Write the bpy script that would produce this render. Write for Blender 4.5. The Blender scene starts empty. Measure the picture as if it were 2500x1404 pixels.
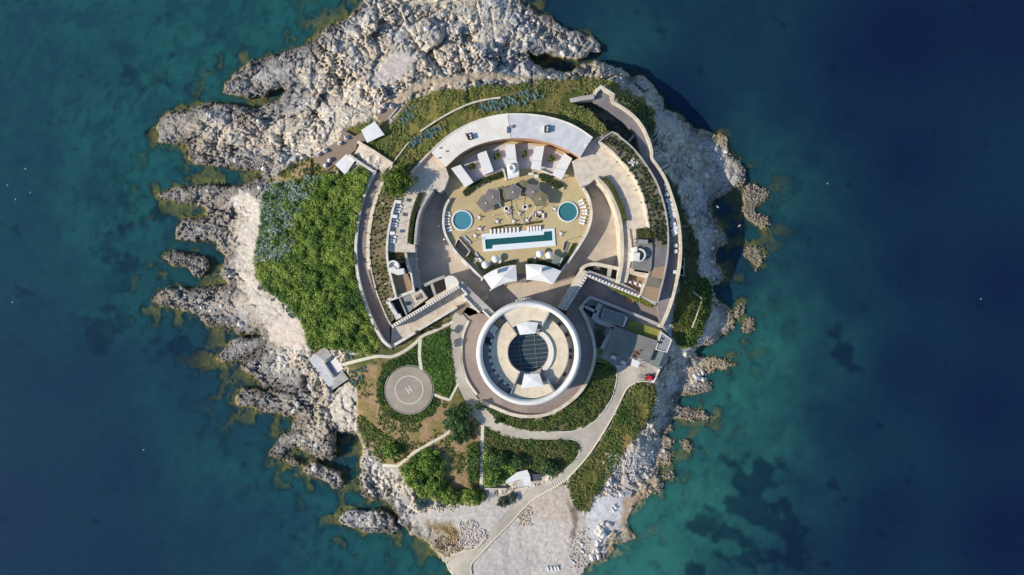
import bpy, bmesh, math, random
import numpy as np
from mathutils import Vector, geometry
random.seed(11); rng = np.random.default_rng(11)
C = bpy.context.scene.collection
SC = bpy.context.scene
# ------------------------------------------------------------------ camera, sky, sun, exposure
HC = 270.0; S0 = 0.16                     # drone height above the sea, metres per photo pixel at sea level
cam_d = bpy.data.cameras.new('camera'); cam = bpy.data.objects.new('camera', cam_d); C.objects.link(cam)
cam.location = (0, 0, HC); cam_d.sensor_width = 36; cam_d.lens = 36*HC/(2500*S0)
cam_d.clip_start = 1; cam_d.clip_end = 9000; SC.camera = cam
SUN_EL = math.radians(31.5); SH_AZ = math.radians(16)      # shadows run right and a little up
W = bpy.data.worlds.new('World'); SC.world = W; W.use_nodes = True
nt = W.node_tree; nt.nodes.clear()
sky = nt.nodes.new('ShaderNodeTexSky'); sky.sky_type = 'NISHITA'; sky.sun_disc = False
sky.sun_elevation = SUN_EL; sky.sun_rotation = math.radians(254); sky.dust_density = 0.3; sky.ozone_density = 5; sky.air_density = 1.1
bg = nt.nodes.new('ShaderNodeBackground'); bg.inputs['Strength'].default_value = 0.122
wo = nt.nodes.new('ShaderNodeOutputWorld'); nt.links.new(sky.outputs[0], bg.inputs[0]); nt.links.new(bg.outputs[0], wo.inputs[0])
sd = bpy.data.lights.new('sun', 'SUN'); sd.energy = 4.0; sd.angle = math.radians(0.55); sd.color = (1.0, 0.91, 0.78)
so = bpy.data.objects.new('sun', sd); C.objects.link(so); so.location = (-150, -60, 200)
so.rotation_euler = Vector((math.cos(SUN_EL)*math.cos(SH_AZ), math.cos(SUN_EL)*math.sin(SH_AZ), -math.sin(SUN_EL))).to_track_quat('-Z', 'Y').to_euler()
vs = SC.view_settings; vs.view_transform = 'Standard'; vs.look = 'None'; vs.gamma = 1; vs.exposure = 0.56; vs.use_curve_mapping = False

# ------------------------------------------------------------------ helpers
def P(px, py, z):
    s = S0*(HC-z)/HC
    return ((px-1250)*s, (702-py)*s, z)
def PA(x, y, z):
    s = S0*(HC-z)/HC
    return np.stack([(x-1250)*s, (702-y)*s, np.broadcast_to(z, np.shape(x))], -1)
def lin(r, g, b, k=0.9):
    f = lambda c: ((c/255+.055)/1.055)**2.4 if c/255 > .04045 else c/255/12.92
    return (f(r)*k, f(g)*k, f(b)*k, 1)
def sm(pts, n=5, closed=False):                       # Catmull-Rom through the points
    pts = [np.array(p, float) for p in pts]; N = len(pts); out = []
    for i in range(N if closed else N-1):
        g = lambda j: pts[j % N] if closed else pts[min(max(j, 0), N-1)]
        a, b, c, d = g(i-1), g(i), g(i+1), g(i+2)
        for k in range(n):
            t = k/n
            out.append(tuple(.5*(2*b+(c-a)*t+(2*a-5*b+4*c-d)*t*t+(3*b-a-3*c+d)*t**3)))
    if not closed: out.append(tuple(pts[-1]))
    return out
def tag(o, label=None, cat=None, group=None, kind=None):
    if label: o['label'] = label
    if cat: o['category'] = cat
    if group: o['group'] = group
    if kind: o['kind'] = kind
    return o
def empty(name, loc, rz=0):
    o = bpy.data.objects.new(name, None); C.objects.link(o); o.location = loc; o.rotation_euler = (0, 0, rz); o.empty_display_size = .3
    return o
def thing(name, label, cat, loc, rz=0, group=None):
    return tag(empty(name, loc, rz), label, cat, group)
def mesh(name, V, F, mats, fm=None, smooth=False):
    me = bpy.data.meshes.new(name); me.from_pydata([tuple(v) for v in V], [], F)
    for m in (mats if isinstance(mats, (list, tuple)) else [mats]): me.materials.append(m)
    if fm: me.polygons.foreach_set('material_index', fm)
    if smooth: me.polygons.foreach_set('use_smooth', [True]*len(F))
    me.update(); return me
def link(name, me, parent=None, loc=(0, 0, 0)):
    o = bpy.data.objects.new(name, me); C.objects.link(o); o.location = loc
    if parent: o.parent = parent
    return o
def mk(name, V, F, mats, parent=None, fm=None, smooth=False):
    """V in world coordinates. A child is stored relative to its (unrotated) parent chain; a top-level mesh gets its origin at its base."""
    V = np.array(V, float)
    if parent:
        off = np.zeros(3); p = parent
        while p: off += np.array(p.location); p = p.parent
        o = link(name, mesh(name, V-off, F, mats, fm, smooth), parent)
    else:
        c = np.array([(V[:, 0].min()+V[:, 0].max())/2, (V[:, 1].min()+V[:, 1].max())/2, V[:, 2].min()])
        o = link(name, mesh(name, V-c, F, mats, fm, smooth), None, c)
    return o
def struct(o): o['kind'] = 'structure'; return o
def fast(name, V, Q, mat, attrs=None, smooth=False):
    """big arrays: V (n,3), Q (m,4) or (m,3)"""
    me = bpy.data.meshes.new(name); V = np.asarray(V, np.float32); Q = np.asarray(Q, np.int32); k = Q.shape[1]
    me.vertices.add(len(V)); me.vertices.foreach_set('co', V.ravel())
    me.loops.add(Q.size); me.loops.foreach_set('vertex_index', Q.ravel())
    me.polygons.add(len(Q)); me.polygons.foreach_set('loop_start', np.arange(0, Q.size, k, dtype=np.int32))
    if smooth: me.polygons.foreach_set('use_smooth', np.ones(len(Q), bool))
    for nm, (typ, dat) in (attrs or {}).items():
        a = me.attributes.new(nm, typ, 'POINT')
        a.data.foreach_set('color' if typ == 'FLOAT_COLOR' else 'value', np.asarray(dat, np.float32).ravel())
    me.materials.append(mat); me.update(calc_edges=True); me.validate(); return me
def ccw(pts):
    a = sum(pts[i-1][0]*pts[i][1]-pts[i][0]*pts[i-1][1] for i in range(len(pts)))
    return pts if a > 0 else pts[::-1]
def prism_vf(poly, zt, zb):
    T = ccw([P(x, y, zt) for x, y in poly]); n = len(T)
    V = T+[(x, y, zb) for x, y, _ in T]
    F = [list(range(n))]+[[i, n+i, n+(i+1) % n, (i+1) % n] for i in range(n)]
    return V, F
def prism(name, poly, zt, zb, mt, ms=None, parent=None):
    V, F = prism_vf(poly, zt, zb)
    return mk(name, V, F, [mt, ms or mt], parent, [0]+[1]*(len(F)-1))
def sheet(name, poly, zf, mat, dz=0.0, step=14, skirt=0.4, parent=None):
    """sheet that follows a sloping surface zf(x,y); its rim is turned down so that it has thickness"""
    b = []
    for i in range(len(poly)):
        p, q = poly[i-1], poly[i]; n = max(1, int(math.dist(p, q)/step))
        for k in range(1, n+1): b.append((p[0]+(q[0]-p[0])*k/n, p[1]+(q[1]-p[1])*k/n))
    n = len(b); A = np.array(b); xs = np.arange(A[:, 0].min()+step/2, A[:, 0].max(), step); ys = np.arange(A[:, 1].min()+step/2, A[:, 1].max(), step)
    gx, gy = np.meshgrid(xs, ys); gx, gy = gx.ravel(), gy.ravel()
    ins = inpoly(gx, gy, b)
    pts = [Vector(p) for p in b]+[Vector((x, y)) for x, y in zip(gx[ins], gy[ins])]
    r = geometry.delaunay_2d_cdt(pts, [(i, (i+1) % n) for i in range(n)], [], 1, 1e-4)
    vx = np.array([[v.x, v.y] for v in r[0]]); z = np.array([zf(x, y) for x, y in vx])+dz
    V = [P(x, y, zz) for (x, y), zz in zip(vx, z)]
    F = []
    for f in r[2]:
        f = list(f); (ax, ay, _), (bx, by, _), (cx, cy, _) = [V[i] for i in f[:3]]
        if (bx-ax)*(cy-ay)-(by-ay)*(cx-ax) < 0: f = f[::-1]
        F.append(f)
    ec = {}
    for f in F:
        for i in range(len(f)): ec[(f[i-1], f[i])] = 1
    for (a, c) in list(ec):
        if (c, a) not in ec:
            k = len(V); V += [(V[a][0], V[a][1], V[a][2]-skirt), (V[c][0], V[c][1], V[c][2]-skirt)]
            F.append([c, a, k, k+1])
    return mk(name, V, F, mat, parent)
def wall_vf(pts, w, zt, zb, closed=False):
    zt_ = zt if callable(zt) else (lambda x, y: zt); zb_ = zb if callable(zb) else (lambda x, y: zb)
    Wp = [P(x, y, zt_(x, y)) for x, y in pts]; n = len(pts); V = []; F = []
    for i in range(n):
        a = Wp[i-1] if (i or closed) else Wp[i]; b = Wp[(i+1) % n] if (i < n-1 or closed) else Wp[i]
        d1 = np.array([Wp[i][0]-a[0], Wp[i][1]-a[1]]); d2 = np.array([b[0]-Wp[i][0], b[1]-Wp[i][1]])
        l1, l2 = np.linalg.norm(d1), np.linalg.norm(d2)
        d1 = d1/l1 if l1 > 1e-6 else d2/l2; d2 = d2/l2 if l2 > 1e-6 else d1
        t = d1+d2; t /= max(np.linalg.norm(t), 1e-6); nn = np.array([-t[1], t[0]]); m = w/2/max(.5, abs(np.dot(nn, [-d1[1], d1[0]])))
        x, y, z = Wp[i]; bz = zb_(*pts[i])
        V += [(x+nn[0]*m, y+nn[1]*m, z), (x-nn[0]*m, y-nn[1]*m, z), (x-nn[0]*m, y-nn[1]*m, bz), (x+nn[0]*m, y+nn[1]*m, bz)]
    for i in range(n if closed else n-1):
        a, b = 4*i, 4*((i+1) % n)
        F += [[a, a+1, b+1, b], [a+1, a+2, b+2, b+1], [a+2, a+3, b+3, b+2], [a+3, a, b, b+3]]
    if not closed: F += [[3, 2, 1, 0], [4*n-4, 4*n-3, 4*n-2, 4*n-1]]
    return V, F
def wall(name, label, pts, w, zt, zb, mat, cat='wall', parent=None, group=None, closed=False):
    V, F = wall_vf(pts, w, zt, zb, closed)
    o = mk(name, V, F, mat, parent)
    if not parent: tag(o, label, cat, group)
    return o
BF = [[0, 1, 2, 3], [4, 7, 6, 5], [0, 4, 5, 1], [1, 5, 6, 2], [2, 6, 7, 3], [3, 7, 4, 0]]
def box_vf(L):
    """list of (cx,cy,cz,sx,sy,sz[,rz]) -> V,F"""
    V = []; F = []
    for b in L:
        cx, cy, cz, sx, sy, sz = b[:6]; r = b[6] if len(b) > 6 else 0; c, s = math.cos(r), math.sin(r); k = len(V)
        for z in (sz/2, -sz/2):
            for x, y in ((-sx/2, -sy/2), (sx/2, -sy/2), (sx/2, sy/2), (-sx/2, sy/2)):
                V.append((cx+x*c-y*s, cy+x*s+y*c, cz+z))
        F += [[k+i for i in f] for f in BF]
    return V, F
def boxes(name, L, mat, parent):                       # local coordinates of parent
    V, F = box_vf(L); return link(name, mesh(name, V, F, mat), parent)
def lathe_vf(prof, n=24, a0=0, a1=2*math.pi, cx=0, cy=0):
    full = abs(a1-a0-2*math.pi) < 1e-6; V = []; F = []; m = len(prof); k = n if full else n+1
    for i in range(k):
        a = a0+(a1-a0)*i/n
        for r, z in prof: V.append((cx+r*math.cos(a), cy+r*math.sin(a), z))
    for i in range(n):
        j = (i+1) % k
        for q in range(m-1): F.append([i*m+q, j*m+q, j*m+q+1, i*m+q+1])
    if not full: F += [list(range(m))[::-1], [(k-1)*m+q for q in range(m)]]
    return V, F
def lathe(name, prof, mat, parent, n=16, smooth=False, cx=0, cy=0, **kw):
    V, F = lathe_vf(prof, n, cx=cx, cy=cy, **kw); return link(name, mesh(name, V, F, mat, smooth=smooth), parent)
def tube_vf(a, b, r0, r1, n=6):
    a, b = Vector(a), Vector(b); d = (b-a).normalized(); u = d.orthogonal().normalized(); v = d.cross(u); V = []
    for p, r in ((a, r0), (b, r1)):
        for i in range(n):
            t = 2*math.pi*i/n; V.append(tuple(p+u*math.cos(t)*r+v*math.sin(t)*r))
    return V, [[i, (i+1) % n, n+(i+1) % n, n+i] for i in range(n)]+[list(range(n))[::-1], list(range(n, 2*n))]
def join(parts):
    V = []; F = []
    for v, f in parts:
        k = len(V); V += list(v); F += [[i+k for i in q] for q in f]
    return V, F
def copy_tree(o, loc, rz, label=None, group=None, scale=None):
    c = o.copy(); C.objects.link(c); c.location = loc; c.rotation_euler = (0, 0, rz)
    if scale: c.scale = (scale,)*3
    if label: c['label'] = label
    if group: c['group'] = group
    for ch in o.children:
        k = ch.copy(); C.objects.link(k); k.parent = c
        for g in ch.children:
            h = g.copy(); C.objects.link(h); h.parent = k
    return c
class Proto:                                            # first use moves the built thing itself, later uses copy it
    def __init__(s, o): s.o = o; s.used = False
    def put(s, x, y, z, rz=0, label=None, group=None, scale=None):
        p = P(x, y, z)
        if s.used: return copy_tree(s.o, p, rz, label, group, scale)
        s.used = True; o = s.o; o.location = p; o.rotation_euler = (0, 0, rz)
        if scale: o.scale = (scale,)*3
        if label: o['label'] = label
        if group: o['group'] = group
        return o
ORD = ['first', 'second', 'third', 'fourth', 'fifth', 'sixth', 'seventh', 'eighth', 'ninth', 'tenth', 'eleventh', 'twelfth', 'thirteenth', 'fourteenth', 'fifteenth', 'sixteenth', 'seventeenth', 'eighteenth']
def inpoly(x, y, poly):
    x = np.asarray(x, float); y = np.asarray(y, float); r = np.zeros(x.shape, bool)
    A = np.array(poly, float); m = (x >= A[:, 0].min()) & (x <= A[:, 0].max()) & (y >= A[:, 1].min()) & (y <= A[:, 1].max())
    xs, ys = x[m], y[m]; q = np.zeros(xs.shape, bool)
    for i in range(len(A)):
        (x1, y1), (x2, y2) = A[i-1], A[i]
        if y1 == y2: continue
        q ^= ((y1 > ys) != (y2 > ys)) & (xs < (x2-x1)*(ys-y1)/(y2-y1)+x1)
    r[m] = q; return r
def dist_poly(x, y, poly, best=None):
    A = np.array(poly, float); d = np.full(x.shape, 1e9) if best is None else best
    for i in range(len(A)):
        a, b = A[i-1], A[i]; ab = b-a; L = max((ab**2).sum(), 1e-9)
        t = np.clip(((x-a[0])*ab[0]+(y-a[1])*ab[1])/L, 0, 1)
        d = np.minimum(d, (x-a[0]-t*ab[0])**2+(y-a[1]-t*ab[1])**2)
    return d
def hsh(ix, iy, s):
    v = np.sin(ix*127.1+iy*311.7+s*74.7)*43758.5453; return v-np.floor(v)
def vn(x, y, s=0):
    ix, iy = np.floor(x), np.floor(y); fx, fy = x-ix, y-iy; fx = fx*fx*(3-2*fx); fy = fy*fy*(3-2*fy)
    return (hsh(ix, iy, s)*(1-fx)+hsh(ix+1, iy, s)*fx)*(1-fy)+(hsh(ix, iy+1, s)*(1-fx)+hsh(ix+1, iy+1, s)*fx)*fy
def fbm(x, y, s=0, o=4):
    t = 0; a = .5
    for i in range(o): t = t+a*vn(x*2**i+i*17.3, y*2**i-i*9.1, s+i); a *= .5
    return t/(1-.5**o)
def worley(x, y, s=0):
    ix, iy = np.floor(x), np.floor(y); f1 = np.full(x.shape, 9.); f2 = f1.copy(); cx = np.zeros(x.shape); cy = cx.copy(); dx = cx.copy(); dy = cx.copy()
    for i in (-1, 0, 1):
        for j in (-1, 0, 1):
            px, py = ix+i+hsh(ix+i, iy+j, s), iy+j+hsh(ix+i, iy+j, s+5); d = np.hypot(x-px, y-py); n = d < f1
            f2 = np.where(n, f1, np.minimum(f2, d)); f1 = np.where(n, d, f1)
            cx = np.where(n, ix+i, cx); cy = np.where(n, iy+j, cy); dx = np.where(n, x-px, dx); dy = np.where(n, y-py, dy)
    return f1, f2, cx, cy, dx, dy
def sstep(a, b, x): t = np.clip((x-a)/(b-a), 0, 1); return t*t*(3-2*t)

# ------------------------------------------------------------------ materials
def mat(name, col, rough=.85, var=.12, scale=.6, bump=0, attr=None, spec=.3, col2=None, trans=0, scale2=None):
    m = bpy.data.materials.new(name); m.use_nodes = True; n = m.node_tree.nodes; l = m.node_tree.links
    b = n['Principled BSDF']; b.inputs['Roughness'].default_value = rough; b.inputs['Specular IOR Level'].default_value = spec
    geo = n.new('ShaderNodeNewGeometry')
    no = n.new('ShaderNodeTexNoise'); no.inputs['Scale'].default_value = scale; no.inputs['Detail'].default_value = 5; no.inputs['Roughness'].default_value = .65
    l.new(geo.outputs['Position'], no.inputs['Vector'])
    mr = n.new('ShaderNodeMapRange'); mr.inputs[1].default_value = .3; mr.inputs[2].default_value = .7; mr.inputs[3].default_value = 1-var; mr.inputs[4].default_value = 1+var
    l.new(no.outputs['Fac'], mr.inputs[0])
    mx = n.new('ShaderNodeMix'); mx.data_type = 'RGBA'; mx.blend_type = 'MULTIPLY'; mx.inputs[0].default_value = 1
    if attr:
        at = n.new('ShaderNodeAttribute'); at.attribute_name = attr; l.new(at.outputs['Color'], mx.inputs[6])
    elif col2:
        n2 = n.new('ShaderNodeTexNoise'); n2.inputs['Scale'].default_value = scale2 or scale*.25; n2.inputs['Detail'].default_value = 4
        l.new(geo.outputs['Position'], n2.inputs['Vector'])
        r2 = n.new('ShaderNodeValToRGB'); r2.color_ramp.elements[0].position = .42; r2.color_ramp.elements[1].position = .6
        r2.color_ramp.elements[0].color = col; r2.color_ramp.elements[1].color = col2; l.new(n2.outputs['Fac'], r2.inputs[0]); l.new(r2.outputs[0], mx.inputs[6])
    else: mx.inputs[6].default_value = col
    l.new(mr.outputs[0], mx.inputs[7]); l.new(mx.outputs[2], b.inputs['Base Color'])
    if bump:
        bp = n.new('ShaderNodeBump'); bp.inputs['Strength'].default_value = bump; bp.inputs['Distance'].default_value = .15
        nb = n.new('ShaderNodeTexNoise'); nb.inputs['Scale'].default_value = scale*4; nb.inputs['Detail'].default_value = 5
        l.new(geo.outputs['Position'], nb.inputs['Vector']); l.new(nb.outputs['Fac'], bp.inputs['Height']); l.new(bp.outputs[0], b.inputs['Normal'])
    if trans:
        tr = n.new('ShaderNodeBsdfTranslucent'); l.new(mx.outputs[2], tr.inputs['Color']); ms = n.new('ShaderNodeMixShader'); ms.inputs[0].default_value = trans
        l.new(b.outputs[0], ms.inputs[1]); l.new(tr.outputs[0], ms.inputs[2]); l.new(ms.outputs[0], n['Material Output'].inputs[0])
    return m
M = {}
M['cream'] = mat('cream_deck', lin(228, 213, 184, .88), .9, .12, 2.4, .3, col2=lin(214, 199, 172, .88), scale2=.4)
M['white'] = mat('white_paint', lin(230, 226, 216, .82), .6, .07, .8, col2=lin(226, 222, 214, .82), scale2=.5)
M['roofwhite'] = mat('membrane_white', lin(234, 232, 226, .82), .55, .05, .9)
M['ivory'] = mat('ivory_render', lin(236, 229, 214, .84), .75, .06, .9, col2=lin(226, 218, 202, .84), scale2=.22)
M['concrete_roof'] = mat('pale_concrete', lin(214, 213, 212, .8), .8, .07, 2.2, col2=lin(200, 199, 199, .8), scale2=.35)
M['whitewall'] = mat('whitewashed_stone', lin(232, 226, 214, .82), .8, .14, 1.5, col2=lin(208, 198, 182, .82), scale2=.35)
M['stone'] = mat('cream_stone', lin(218, 206, 182, .85), .85, .16, 1.4, .3, col2=lin(198, 184, 160, .85), scale2=.3)
M['stonegrey'] = mat('grey_stone', lin(182, 176, 168, .85), .85, .16, 1.2, .3, col2=lin(164, 158, 150, .85), scale2=.3)
M['facade'] = mat('ochre_facade', lin(196, 150, 112, .85), .85, .12, .8)
M['terra'] = mat('terracotta_wood', lin(158, 98, 62, .8), .7, .15, 1.0)
M['paving'] = mat('cobble_paving', lin(214, 202, 182, .88), .9, .14, 3.0, .35, col2=lin(196, 183, 164, .88), scale2=.5)
M['paving2'] = mat('lilac_paving', lin(196, 189, 188, .85), .9, .08, 2.0)
M['court'] = mat('court_paving', lin(196, 182, 164, .88), .9, .12, 1.6, .3, col2=lin(180, 166, 150, .88), scale2=.2)
M['asphalt'] = mat('dark_asphalt', lin(136, 130, 128, .85), .92, .1, .8, .2, col2=lin(118, 113, 114, .85), scale2=.12)
M['brownpath'] = mat('brown_path', lin(140, 126, 118, .9), .95, .1, .7, .2, col2=lin(152, 138, 128, .9), scale2=.1)
M['sand'] = mat('ochre_sand', lin(190, 172, 128, .9), .95, .06, .5, .15, col2=lin(183, 163, 122, .9), scale2=.08)
M['soil'] = mat('planting_soil', lin(132, 116, 88, .9), .95, .16, .9, .5, col2=lin(116, 112, 72, .9), scale2=.18)
M['soilgrey'] = mat('grey_planting_soil', lin(122, 114, 100, .9), .95, .18, .8, .5, col2=lin(100, 102, 74, .9), scale2=.2)
M['brownplot'] = mat('bare_brown_plot', lin(158, 131, 104, .9), .95, .1, .6)
M['road'] = mat('pale_concrete_road', lin(190, 181, 163, .87), .9, .1, .9, .2, col2=lin(172, 163, 147, .87), scale2=.12)
M['pathlight'] = mat('pale_path', lin(212, 206, 184, .85), .9, .07, 1.2)
M['kerb'] = mat('pale_kerb', lin(220, 212, 190, .85), .85, .08, 1.5)
M['tarmacroof'] = mat('grey_flat_roof', lin(132, 130, 122, .85), .9, .09, .5, col2=lin(120, 119, 113, .85), scale2=.15)
M['greenroof'] = mat('green_grey_roof', lin(122, 132, 124, .85), .9, .06, .5)
M['blueroof'] = mat('blue_grey_roof', lin(150, 152, 150, .8), .85, .05, .5)
M['darkroof'] = mat('dark_shingle', lin(84, 82, 90, .85), .9, .08, 1.0)
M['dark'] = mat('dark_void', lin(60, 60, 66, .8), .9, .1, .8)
M['canopybrown'] = mat('taupe_canopy', lin(122, 113, 106, .85), .8, .06, 1.0)
M['canopyolive'] = mat('olive_canopy', lin(124, 118, 88, .85), .8, .08, 1.0)
M['rope'] = mat('pale_rope', lin(226, 216, 190, .85), .8, .05, 2)
M['black'] = mat('black_fabric', lin(40, 38, 42, .8), .8, .1, 2)
M['greyfab'] = mat('grey_cushion', lin(178, 170, 168, .85), .9, .08, 2)
M['whitefab'] = mat('white_cushion', lin(240, 236, 232, .85), .9, .03, 2)
M['lilac'] = mat('pale_lilac_fabric', lin(196, 184, 186, .85), .9, .06, 2)
M['wood'] = mat('weathered_wood', lin(166, 146, 120, .85), .85, .14, 1.4)
M['deck'] = mat('deck_boards', lin(148, 130, 112, .85), .9, .1, 1.1, .2)
M['metal'] = mat('grey_metal', lin(150, 152, 154, .8), .45, .05, 2, spec=.5)
M['red'] = mat('red_paint', lin(206, 36, 52, .85), .4, .06, 1.5, spec=.5)
M['tyre'] = mat('black_rubber', lin(34, 34, 36, .8), .9, .1, 3)
M['helipad'] = mat('helipad_concrete', lin(166, 155, 138, .9), .92, .09, .8, .1, col2=lin(152, 141, 126, .9), scale2=.12)
M['marking'] = mat('worn_white_marking', lin(226, 216, 200, .85), .85, .1, 2)
M['orange'] = mat('orange_board', lin(192, 140, 84, .85), .85, .1, 1)
M['leaf'] = mat('leaves', None, .6, .2, 1.6, attr='tint', trans=.12)
M['bark'] = mat('bark', lin(96, 80, 62, .8), .95, .2, 2, .5)
M['agave'] = mat('agave_leaf', lin(112, 138, 126, .85), .6, .22, 1.1, trans=.05)
M['shrub'] = mat('dark_shrub_leaf', lin(74, 80, 46, .9), .8, .25, 1.2)
M['gull'] = mat('white_feathers', lin(240, 240, 238, .85), .8, .03, 3)
M['gullgrey'] = mat('orange_beak', lin(220, 160, 60, .85), .6, .05, 3)
M['rock'] = mat('limestone', lin(206, 200, 190, .85), .95, .22, .9, .8)
M['poolwhite'] = mat('white_pool_tile', lin(226, 232, 230, .85), .5, .03, 2)
def glassmat(name, col, rough=.06):
    m = bpy.data.materials.new(name); m.use_nodes = True; b = m.node_tree.nodes['Principled BSDF']
    b.inputs['Base Color'].default_value = col; b.inputs['Roughness'].default_value = rough; b.inputs['Specular IOR Level'].default_value = .5
    n = m.node_tree.nodes; l = m.node_tree.links; no = n.new('ShaderNodeTexNoise'); no.inputs['Scale'].default_value = 1.2; bp = n.new('ShaderNodeBump'); bp.inputs['Strength'].default_value = .05
    g = n.new('ShaderNodeNewGeometry'); l.new(g.outputs['Position'], no.inputs['Vector']); l.new(no.outputs['Fac'], bp.inputs['Height']); l.new(bp.outputs[0], b.inputs['Normal'])
    return m
M['pool1'] = glassmat('pool_water_light', lin(76, 138, 150, .85)); M['pool2'] = glassmat('pool_water_teal', lin(60, 120, 124, .85)); M['pool3'] = glassmat('pool_water_green', lin(32, 90, 90, .85))
M['glass'] = glassmat('skylight_glass', lin(58, 72, 76, .8), .15)
# ------------------------------------------------------------------ island outline (photo pixels at the waterline) and heights
COAST = [(905,-60),(890,8),(862,35),(832,56),(796,74),(770,94),(750,112),(700,128),(662,140),(622,150),(590,165),(572,185),(550,205),(545,225),(575,232),(610,238),(640,232),(665,222),(690,212),(700,222),(680,245),(650,262),(630,270),(610,268),(590,262),(560,252),(505,255),(478,266),(455,268),(425,275),(392,290),(385,318),(390,345),(430,350),(455,355),(460,385),(480,396),(505,401),(560,408),(612,414),(640,424),(646,436),(622,442),(600,455),(560,456),(520,452),(480,455),(440,463),(410,469),(385,478),(425,487),(470,496),(500,503),(512,512),(500,522),(540,528),(500,534),(452,540),(434,558),(428,582),(470,584),(530,586),(532,608),(556,625),(548,648),(536,668),(558,690),(556,700),(520,704),(470,706),(410,706),(372,732),(398,746),(440,752),(480,766),(510,790),(542,795),(574,797),(580,815),(610,812),(642,818),(638,824),(576,830),(556,845),(530,876),(560,882),(590,880),(622,858),(642,848),(620,868),(586,892),(604,906),(630,926),(652,946),(690,950),(722,946),(690,956),(650,955),(590,951),(577,968),(582,986),(630,996),(680,1010),(720,1016),(738,1006),(722,1030),(715,1054),(692,1058),(678,1080),(666,1094),(658,1112),(680,1116),(700,1101),(716,1086),(742,1100),(770,1113),(802,1122),(822,1108),(812,1080),(816,1054),(850,1050),(872,1058),(886,1082),(886,1110),(880,1130),(888,1150),(876,1166),(880,1186),(890,1206),(906,1222),(940,1216),(962,1236),(962,1250),(974,1268),(1000,1298),(1022,1310),(1050,1326),(1068,1348),(1082,1368),(1090,1372),(1106,1402),(1122,1426),(1170,1446),(1260,1450),(1345,1446),(1398,1428),(1416,1406),(1430,1386),(1442,1374),(1462,1372),(1482,1366),(1500,1342),(1494,1328),(1530,1320),(1552,1310),(1536,1294),(1530,1270),(1540,1250),(1552,1230),(1572,1214),(1592,1206),(1610,1196),(1616,1176),(1604,1156),(1610,1136),(1632,1130),(1640,1112),(1626,1092),(1642,1075),(1622,1060),(1646,1042),(1630,1036),(1640,1016),(1690,1022),(1742,1023),(1720,1010),(1680,998),(1646,986),(1652,970),(1690,962),(1732,950),(1736,934),(1704,922),(1728,906),(1762,896),(1800,889),(1762,880),(1712,872),(1692,868),(1702,850),(1736,834),(1772,816),(1791,795),(1786,760),(1762,742),(1746,734),(1736,704),(1746,690),(1768,682),(1764,664),(1746,646),(1744,620),(1752,602),(1774,588),(1768,566),(1746,542),(1736,520),(1738,488),(1760,470),(1788,462),(1804,455),(1816,444),(1818,414),(1806,395),(1788,384),(1780,370),(1776,340),(1760,326),(1740,330),(1720,320),(1690,312),(1674,300),(1664,284),(1650,275),(1632,268),(1618,262),(1612,240),(1600,220),(1586,200),(1570,190),(1555,185),(1540,193),(1530,180),(1520,170),(1496,165),(1475,155),(1455,147),(1430,155),(1410,170),(1395,178),(1370,175),(1330,170),(1310,156),(1288,142),(1292,132),(1330,131),(1370,138),(1410,145),(1432,138),(1442,122),(1466,130),(1462,105),(1446,92),(1425,85),(1400,80),(1380,72),(1356,60),(1346,40),(1330,38),(1315,42),(1308,26),(1296,14),(1280,22),(1270,8),(1258,-10),(1240,-60)]
ISLES = [[(1825,455),(1840,449),(1855,458),(1876,475),(1870,486),(1846,481),(1844,500),(1842,520),(1860,530),(1876,530),(1879,546),(1866,560),(1840,546),(1820,526),(1814,515),(1822,500),(1817,480)],
 [(1822,604),(1835,598),(1852,610),(1861,625),(1856,645),(1848,656),(1834,640),(1820,625)],[(1816,791),(1830,777),(1841,785),(1836,805),(1828,813),(1817,806)],[(1790,771),(1800,755),(1816,745),(1811,766),(1800,776)],
 [(1664,1078),(1680,1074),(1691,1090),(1685,1101),(1670,1093)],[(1617,1158),(1640,1150),(1646,1165),(1630,1169)],[(694,1121),(715,1114),(731,1130),(716,1139)],[(744,1141),(770,1129),(800,1143),(830,1155),(839,1175),(826,1191),(790,1171),(757,1156)],
 [(402,627),(425,614),(460,622),(502,632),(511,655),(490,677),(474,666),(460,646),(420,641)],[(827,1271),(845,1250),(870,1247),(900,1250),(930,1244),(956,1265),(971,1290),(960,1301),(900,1296),(860,1289)]]
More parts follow.
